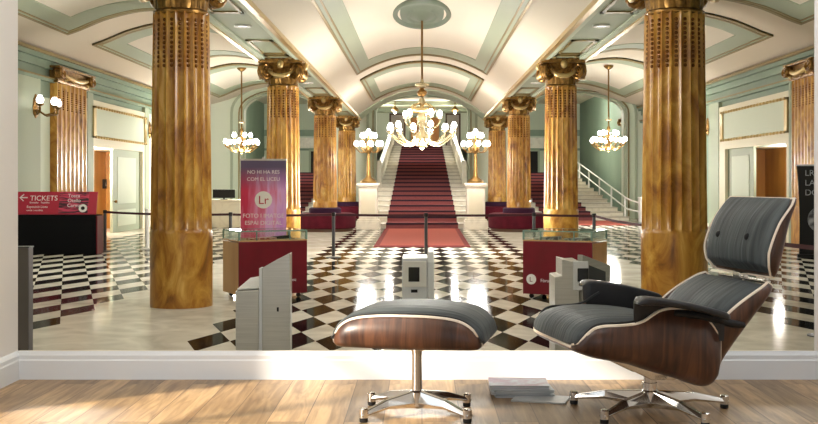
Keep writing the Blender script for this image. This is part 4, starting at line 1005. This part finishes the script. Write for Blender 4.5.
# ---------------- ticket table
X, Y = -8.86, 22.4*S
tb = thing('ticket_table', 'table under a black floor-length cloth below the red ticket sign', 'table', (X, Y, FL))
rows = []
for z in (.92, .9, .45, .0):
    row = []; k = 0
    for (x0, y0, x1, y1) in ((-1.15,0,1.15,0),(1.15,0,1.15,.6),(1.15,.6,-1.15,.6),(-1.15,.6,-1.15,0)):
        for i in range(16):
            u = i/16; wv = .02*math.sin(k*1.9)*(1-z/.92); k += 1
            x, y = x0+(x1-x0)*u, y0+(y1-y0)*u
            row.append((x*(1+wv*.8), (y-.3)*(1+wv)+.3, z))
    rows.append(row)
mb = MB(); mb.grid(rows, True, True); mb.build('tablecloth', M['black_cloth'], tb, smooth=40)
mb = MB(); mb.box(1.175,1.2,.02,.5,.0,.9); mb.build('side_drape', M['kiosk_red'], tb)
sgn_ = thing('ticket_sign', 'red sign with a white arrow and the word tickets, leaning on the black table', 'sign', (-8.72, 22.55*S, FL+.93), 0)
tl = -.28
mb = MB(); T = Matrix.Rotation(tl, 4, 'X'); mb.prism([(-1.0,0),(.98,.0),(.98,.56),(-.92,.56)], 'y', 0, .03, T); mb.build('board', M['ticket_red'], sgn_)
pm = mat('striped_print', srgb(60,24,40), .5, noise=(3, srgb(206,60,96), 3, .45, .55, 1), scale=(1,1,9))
mb = MB(); mb.box(.08,.78,-.006,.0,.03,.54, T); mb.build('picture', pm, sgn_)
mb = MB(); mb.lathe([(.001,0),(.1,0),(.1,.004),(.001,.004)], 26, T @ Matrix.Translation((.66,-.007,.15)) @ Matrix.Rotation(PI/2, 4, 'X')); mb.build('round_logo', M['white'], sgn_)
mb = MB(); mb.lathe([(.001,0),(.045,0),(.045,.004),(.001,.004)], 20, T @ Matrix.Translation((.66,-.012,.15)) @ Matrix.Rotation(PI/2, 4, 'X')); mb.build('logo_mark', M['black'], sgn_)
def on_sign(x, z): return T @ upright(x, -.01, z)
text('lettering', 'TICKETS', .175, sgn_, on_sign(-.62,.34), M['lettering'])
mb = MB(); mb.tube([(-.86,-.012,.41),(-.68,-.012,.41)], .014, 6, M_=T); mb.tube([(-.77,-.012,.49),(-.86,-.012,.41),(-.77,-.012,.33)], .014, 6, M_=T); mb.build('arrow', M['lettering'], sgn_)
text('lettering', 'Exposició Liceu', .08, sgn_, on_sign(-.68,.16), M['lettering']); text('lettering', 'venda i recollida', .06, sgn_, on_sign(-.68,.08), M['lettering']); text('lettering', 'Entrades   Taquilles', .06, sgn_, on_sign(-.62,.27), M['lettering'])
for i, w_ in enumerate(('Tosca', 'Otello', 'Carmen')): text('lettering', w_, .12, sgn_, on_sign(.28,.42-.12*i), M['lettering'])
# ---------------- reception desk and what stands by it
X, Y = -7.55, 35.5*S
t = thing('reception_desk', 'pale reception desk behind the barrier, beside the banner', 'desk', (X, Y, FL)); mb = MB(); mb.box(-.9,.75,0,.7,0,1.0); mb.build('front', M['stone'], t, bevel=.01); mb = MB(); mb.box(-.93,.78,-.04,.74,1.0,1.04); mb.build('counter', M['cream'], t)
t = thing('computer_monitor', 'dark computer monitor on the reception desk', 'monitor', (X+.1, Y+.25, FL+1.04)); mb = MB(); mb.box(-.42,.42,0,.05,.06,.38); mb.build('screen', M['black'], t, bevel=.01); mb = MB(); mb.box(-.12,.12,-.05,.12,0,.02); mb.box(-.03,.03,.02,.05,.02,.1); mb.build('stand', M['black'], t)
t = thing('leather_armchair', 'brown leather high-backed chair behind the reception desk', 'chair', (-6.95, 39.6*S, FL)); mb = MB(); mb.box(-.55,.55,-.4,.4,.25,.5); mb.build('seat', M['leather_brown'], t, bevel=.06); mb = MB(); mb.box(-.6,.6,.25,.5,.3,1.75); mb.build('backrest', M['leather_brown'], t, bevel=.1)
for e in (-1, 1): mb = MB(); mb.box(e*.55-.08,e*.55+.08,-.4,.4,.25,.8); mb.build('armrest', M['leather_brown'], t, bevel=.04)
for a in (-.45,.45):
    for b in (-.3,.3): mb = MB(); mb.box(a-.04,a+.04,b-.04,b+.04,0,.25); mb.build('leg', M['dark_wood'], t)
# ---------------- barrier posts with belts
p0 = None; spots = []
defs = [(105,251.5,'charcoal barrier post by the green door, at the corner of the ticket table'),(230.5,257,'charcoal barrier post at the outer side of the banner, beside the display case'),(333.5,257.5,'charcoal barrier post between the banner and the red rug'),(426,259,'charcoal barrier post in front of the red rug'),(534,258,'charcoal barrier post behind the glass case, at its stair end'),(594,260,'charcoal barrier post behind the glass case, at its chair end'),(697,280,'charcoal barrier post behind the nearest column by the chair'),(823,336,'charcoal barrier post past the black banner')]
for px, py, lb in defs:
    X, Y = hall(px, py); spots.append((X, Y))
    if p0 is None:
        p0 = thing('barrier_post', lb, 'barrier post', (X, Y, FL), 0, 'belt barrier posts'); o = p0
        mb = MB(); mb.lathe([(.17,0),(.17,.012),(.06,.03),(.001,.031)], 28); mb.build('base', M['post'], o, smooth=40)
        mb = MB(); mb.lathe([(.036,.02),(.036,.94)], 18); mb.build('pole', M['post'], o, smooth=40)
        mb = MB(); mb.lathe([(.036,.935),(.046,.945),(.046,1.0),(.036,1.015),(.001,1.016)], 18); mb.build('belt_head', M['black'], o, smooth=40)
    else: o = copy_tree(p0); o.location = (X, Y, FL); o['label'] = lb
bl = ['dark belt from the ticket table corner post towards the banner', 'dark belt passing behind the purple banner', 'dark belt between the banner side post and the middle post', 'dark belt from the middle post to the glass case', 'short dark belt behind the glass case', 'slack dark belt from the glass case to the nearest column', 'dark belt running past the chair back']
for i, ((xa, y_a), (xb, y_b)) in enumerate(zip(spots, spots[1:])):
    sag = (.03,.02,.01,.01,.01,.1,.06)[i]; n = 20; mb = MB(); dx, dy = xb-xa, y_b-y_a; ln = math.hypot(dx, dy); nx, ny = -dy/ln*.002, dx/ln*.002; rows = []
    for k in range(n+1):
        u = .05/ln+(1-.1/ln)*k/n; z = FL+.965-sag*4*u*(1-u); x, y = xa+dx*u, y_a+dy*u
        rows.append([(x-nx,y-ny,z-.026),(x-nx,y-ny,z+.026),(x+nx,y+ny,z+.026),(x+nx,y+ny,z-.026)])
    mb.grid(rows, True, True); o = mb.build('barrier_belt', M['belt']); tag(o, bl[i], 'barrier belt', 'belts between the barrier posts', 'thing')
X, Y = hall(147, 249); t = thing('white_post', 'thin white post standing before the green door', 'post', (X, Y, FL)); mb = MB(); mb.lathe([(.05,.02),(.05,1.0),(.02,1.02)], 14); mb.build('pole', M['white'], t, smooth=40); mb = MB(); mb.lathe([(.16,0),(.16,.02),(.05,.03)], 20); mb.build('base', M['white'], t, smooth=40)
# ---------------- turnstiles close to the opening
def gate_x(px, Y): return (px-422)*Y/F
Y = 6.75*S
t = thing('turnstile', 'brushed steel turnstile with a slanted top in front of the wine red case', 'turnstile', (gate_x(262, Y), Y, FL), 0, None)
w1 = 28*Y/F; w0 = 26*Y/F
def zy(py, Y): return H-(py-182)*Y/F-FL
mb = MB(); mb.prism([(0,0),(w1,0),(w1,zy(253,Y)),(w1*.5,zy(260,Y)),(0,zy(268,Y))], 'y', 0, .12); mb.build('tall_panel', M['steel'], t, bevel=.004)
mb = MB(); mb.box(-.02,0,-.002,.122,0,zy(268,Y)-.002); mb.build('edge_strip', M['steel_white'], t)
mb = MB(); mb.vf([(-w0,-.02,0),(-.02,-.02,0),(-.02,.62,0),(-w0,.62,0),(-w0,-.02,zy(291,Y)),(-.02,-.02,zy(290,Y)),(-.02,.62,.98),(-w0,.62,.955)], [(0,3,2,1),(4,5,6,7),(0,1,5,4),(1,2,6,5),(2,3,7,6),(3,0,4,7)]); mb.build('body', M['steel'], t, bevel=.004)
mb = MB(); mb.vf([(-w0*.95,.0,zy(291,Y)+.012),(-.03,.0,zy(290,Y)+.012),(-.03,.6,.99),(-w0*.95,.6,.965)], [(0,1,2,3)]); mb.build('top_plate', M['steel_white'], t, solid=.006)
mb = MB(); mb.box(w1*.53,w1*.6,-.004,0,.78,.81); mb.build('keyhole', M['black'], t)
Y = 7.0*S
t = thing('grey_cabinet', 'plain grey metal cabinet at the very edge, before the ticket table', 'cabinet', (gate_x(2, Y), Y, FL)); mb = MB(); mb.box(0, gate_x(28.5,Y)-gate_x(2,Y), 0, .1, 0, zy(248,Y)); mb.build('body', M['grey_box'], t, bevel=.006)
mb = MB(); mb.box(-.005, gate_x(28.5,Y)-gate_x(2,Y)+.004, -.004, .104, zy(248,Y), zy(246.6,Y)); mb.build('top', M['post'], t)
Y = 8.6*S
t = thing('card_reader_gate', 'pale card reader gate with a black screen behind the ottoman', 'turnstile', (gate_x(402, Y), Y, FL), 0, None); k_ = Y/F
mb = MB(); mb.box(0,25.5*k_,0,.5,0,zy(258,Y)); mb.build('body', M['steel_white'], t, bevel=.01)
mb = MB(); mb.box(1*k_,24.5*k_,-.02,.0,zy(287,Y),zy(261,Y)); mb.build('face', M['white'], t, bevel=.006)
mb = MB(); mb.box(6.5*k_,17.5*k_,-.026,-.02,zy(281.5,Y),zy(267,Y)); mb.build('screen', M['screen'], t, bevel=.003)
mb = MB(); mb.box(9*k_,15.5*k_,-.008,.0,zy(292.5,Y),zy(289.5,Y)); mb.build('slot', M['black'], t)
mb = MB(); mb.prism([(-.02,0),(.8,0),(.8,zy(262,Y)),(.3,zy(251,Y)),(.06,zy(252.5,Y)),(-.02,zy(262,Y))], 'x', 26*k_, 32*k_); mb.build('wing_panel', M['steel_white'], t, bevel=.006)
Y = 8.6*S
t = thing('card_reader_gate', 'stepped steel card reader gate behind the lounge chair arm', 'turnstile', (gate_x(555, Y), Y, FL), 0, None)
mb = MB(); mb.prism([(0,0),(24*k_,0),(24*k_,zy(261,Y)),(16*k_,zy(261.5,Y)),(7*k_,zy(259.5,Y)),(7*k_,zy(276,Y)),(0,zy(277,Y))], 'y', 0, .45); mb.build('body', M['steel'], t, bevel=.004)
mb = MB(); mb.box(18*k_,33*k_,-.03,.0,zy(290,Y),zy(261,Y)); mb.build('face', M['steel_white'], t, bevel=.006)
mb = MB(); mb.box(22*k_,33*k_,-.036,-.03,zy(281.5,Y),zy(268,Y)); mb.build('screen', M['screen'], t, bevel=.003)
T = Matrix.Translation((30*k_,.1,0)) @ Matrix.Rotation(math.radians(-48), 4, 'Z')
mb = MB(); mb.prism([(-.05,0),(.36,0),(.36,zy(268,Y)),(-.05,zy(255,Y))], 'x', -.03, .03, T); mb.build('wing_panel', M['steel'], t, bevel=.006)
mb = MB(); mb.prism([(.04,.2),(.28,.2),(.28,zy(274,Y)),(.04,zy(266,Y))], 'x', .0302, .034, T); mb.build('window', M['post'], t)
# ---------------- black banner by the right wall
X, Y = -0, 21.3*S
bb = thing('black_banner', 'black roll-up banner with pale letters and a grey picture', 'banner', (gate_x(816, Y), Y, FL), math.radians(-14))
rows = []
for i in range(13):
    z = .08+i/12*1.98; bow = .05*math.sin(PI*i/12)
    rows.append([(-.36-.05*(i/12)+bow*.6,-.006,z),(.55,-.006,z),(.55,.006,z),(-.36-.05*(i/12)+bow*.6,.006,z)])
mb = MB(); mb.grid(rows, True, True); mb.build('print', M['black'], bb)
mb = MB(); mb.box(-.42,.56,-.015,.015,2.06,2.09); mb.build('top_bar', M['steel'], bb); mb = MB(); mb.box(-.4,.56,-.1,.1,0,.08); mb.build('base', M['black'], bb)
for z, w_ in ((1.84,'LRO'),(1.62,'LA A'),(1.4,'DO')): text('lettering', w_, .19, bb, upright(-.24,-.009,z), M['photo_grey'])
mb = MB(); mb.lathe([(.001,0),(.3,0),(.3,.004),(.001,.004)], 30, Matrix.Translation((.12,-.009,.86)) @ Matrix.Rotation(PI/2, 4, 'X')); mb.build('picture', M['photo_grey'], bb)
# ================================================================== LIGHT
w = bpy.data.worlds.new('world'); SC.world = w; w.use_nodes = True
bg = w.node_tree.nodes['Background']; bg.inputs[0].default_value = (.82,.91,1,1); bg.inputs[1].default_value = 1.5
sl = bpy.data.lights.new('sun', 'SUN'); sl.energy = 9; sl.angle = math.radians(4); sl.color = (1,.88,.72)
so = bpy.data.objects.new('sun', sl); COL.objects.link(so)
so.rotation_euler = Vector((.8,.6,-.577)).to_track_quat('-Z', 'Y').to_euler()
for x, y, e, c in ((-1.05, 3.7, 36, (1,.95,.88)), (.6, 3.2, 14, (.95,.97,1)), (2.3, 4.0, 24, (.82,.91,1))):   # added unseen fill lights under the room ceiling
    l = bpy.data.lights.new('room_fill_light', 'POINT'); l.energy = e; l.color = c; l.shadow_soft_size = .35
    o = bpy.data.objects.new('room_fill_light', l); COL.objects.link(o); o.location = (x, y, 2.3)
vs = SC.view_settings; SC.display_settings.display_device = 'sRGB'
vs.view_transform = 'Standard'; vs.look = 'None'; vs.exposure = 0; vs.gamma = 1; vs.use_curve_mapping = False
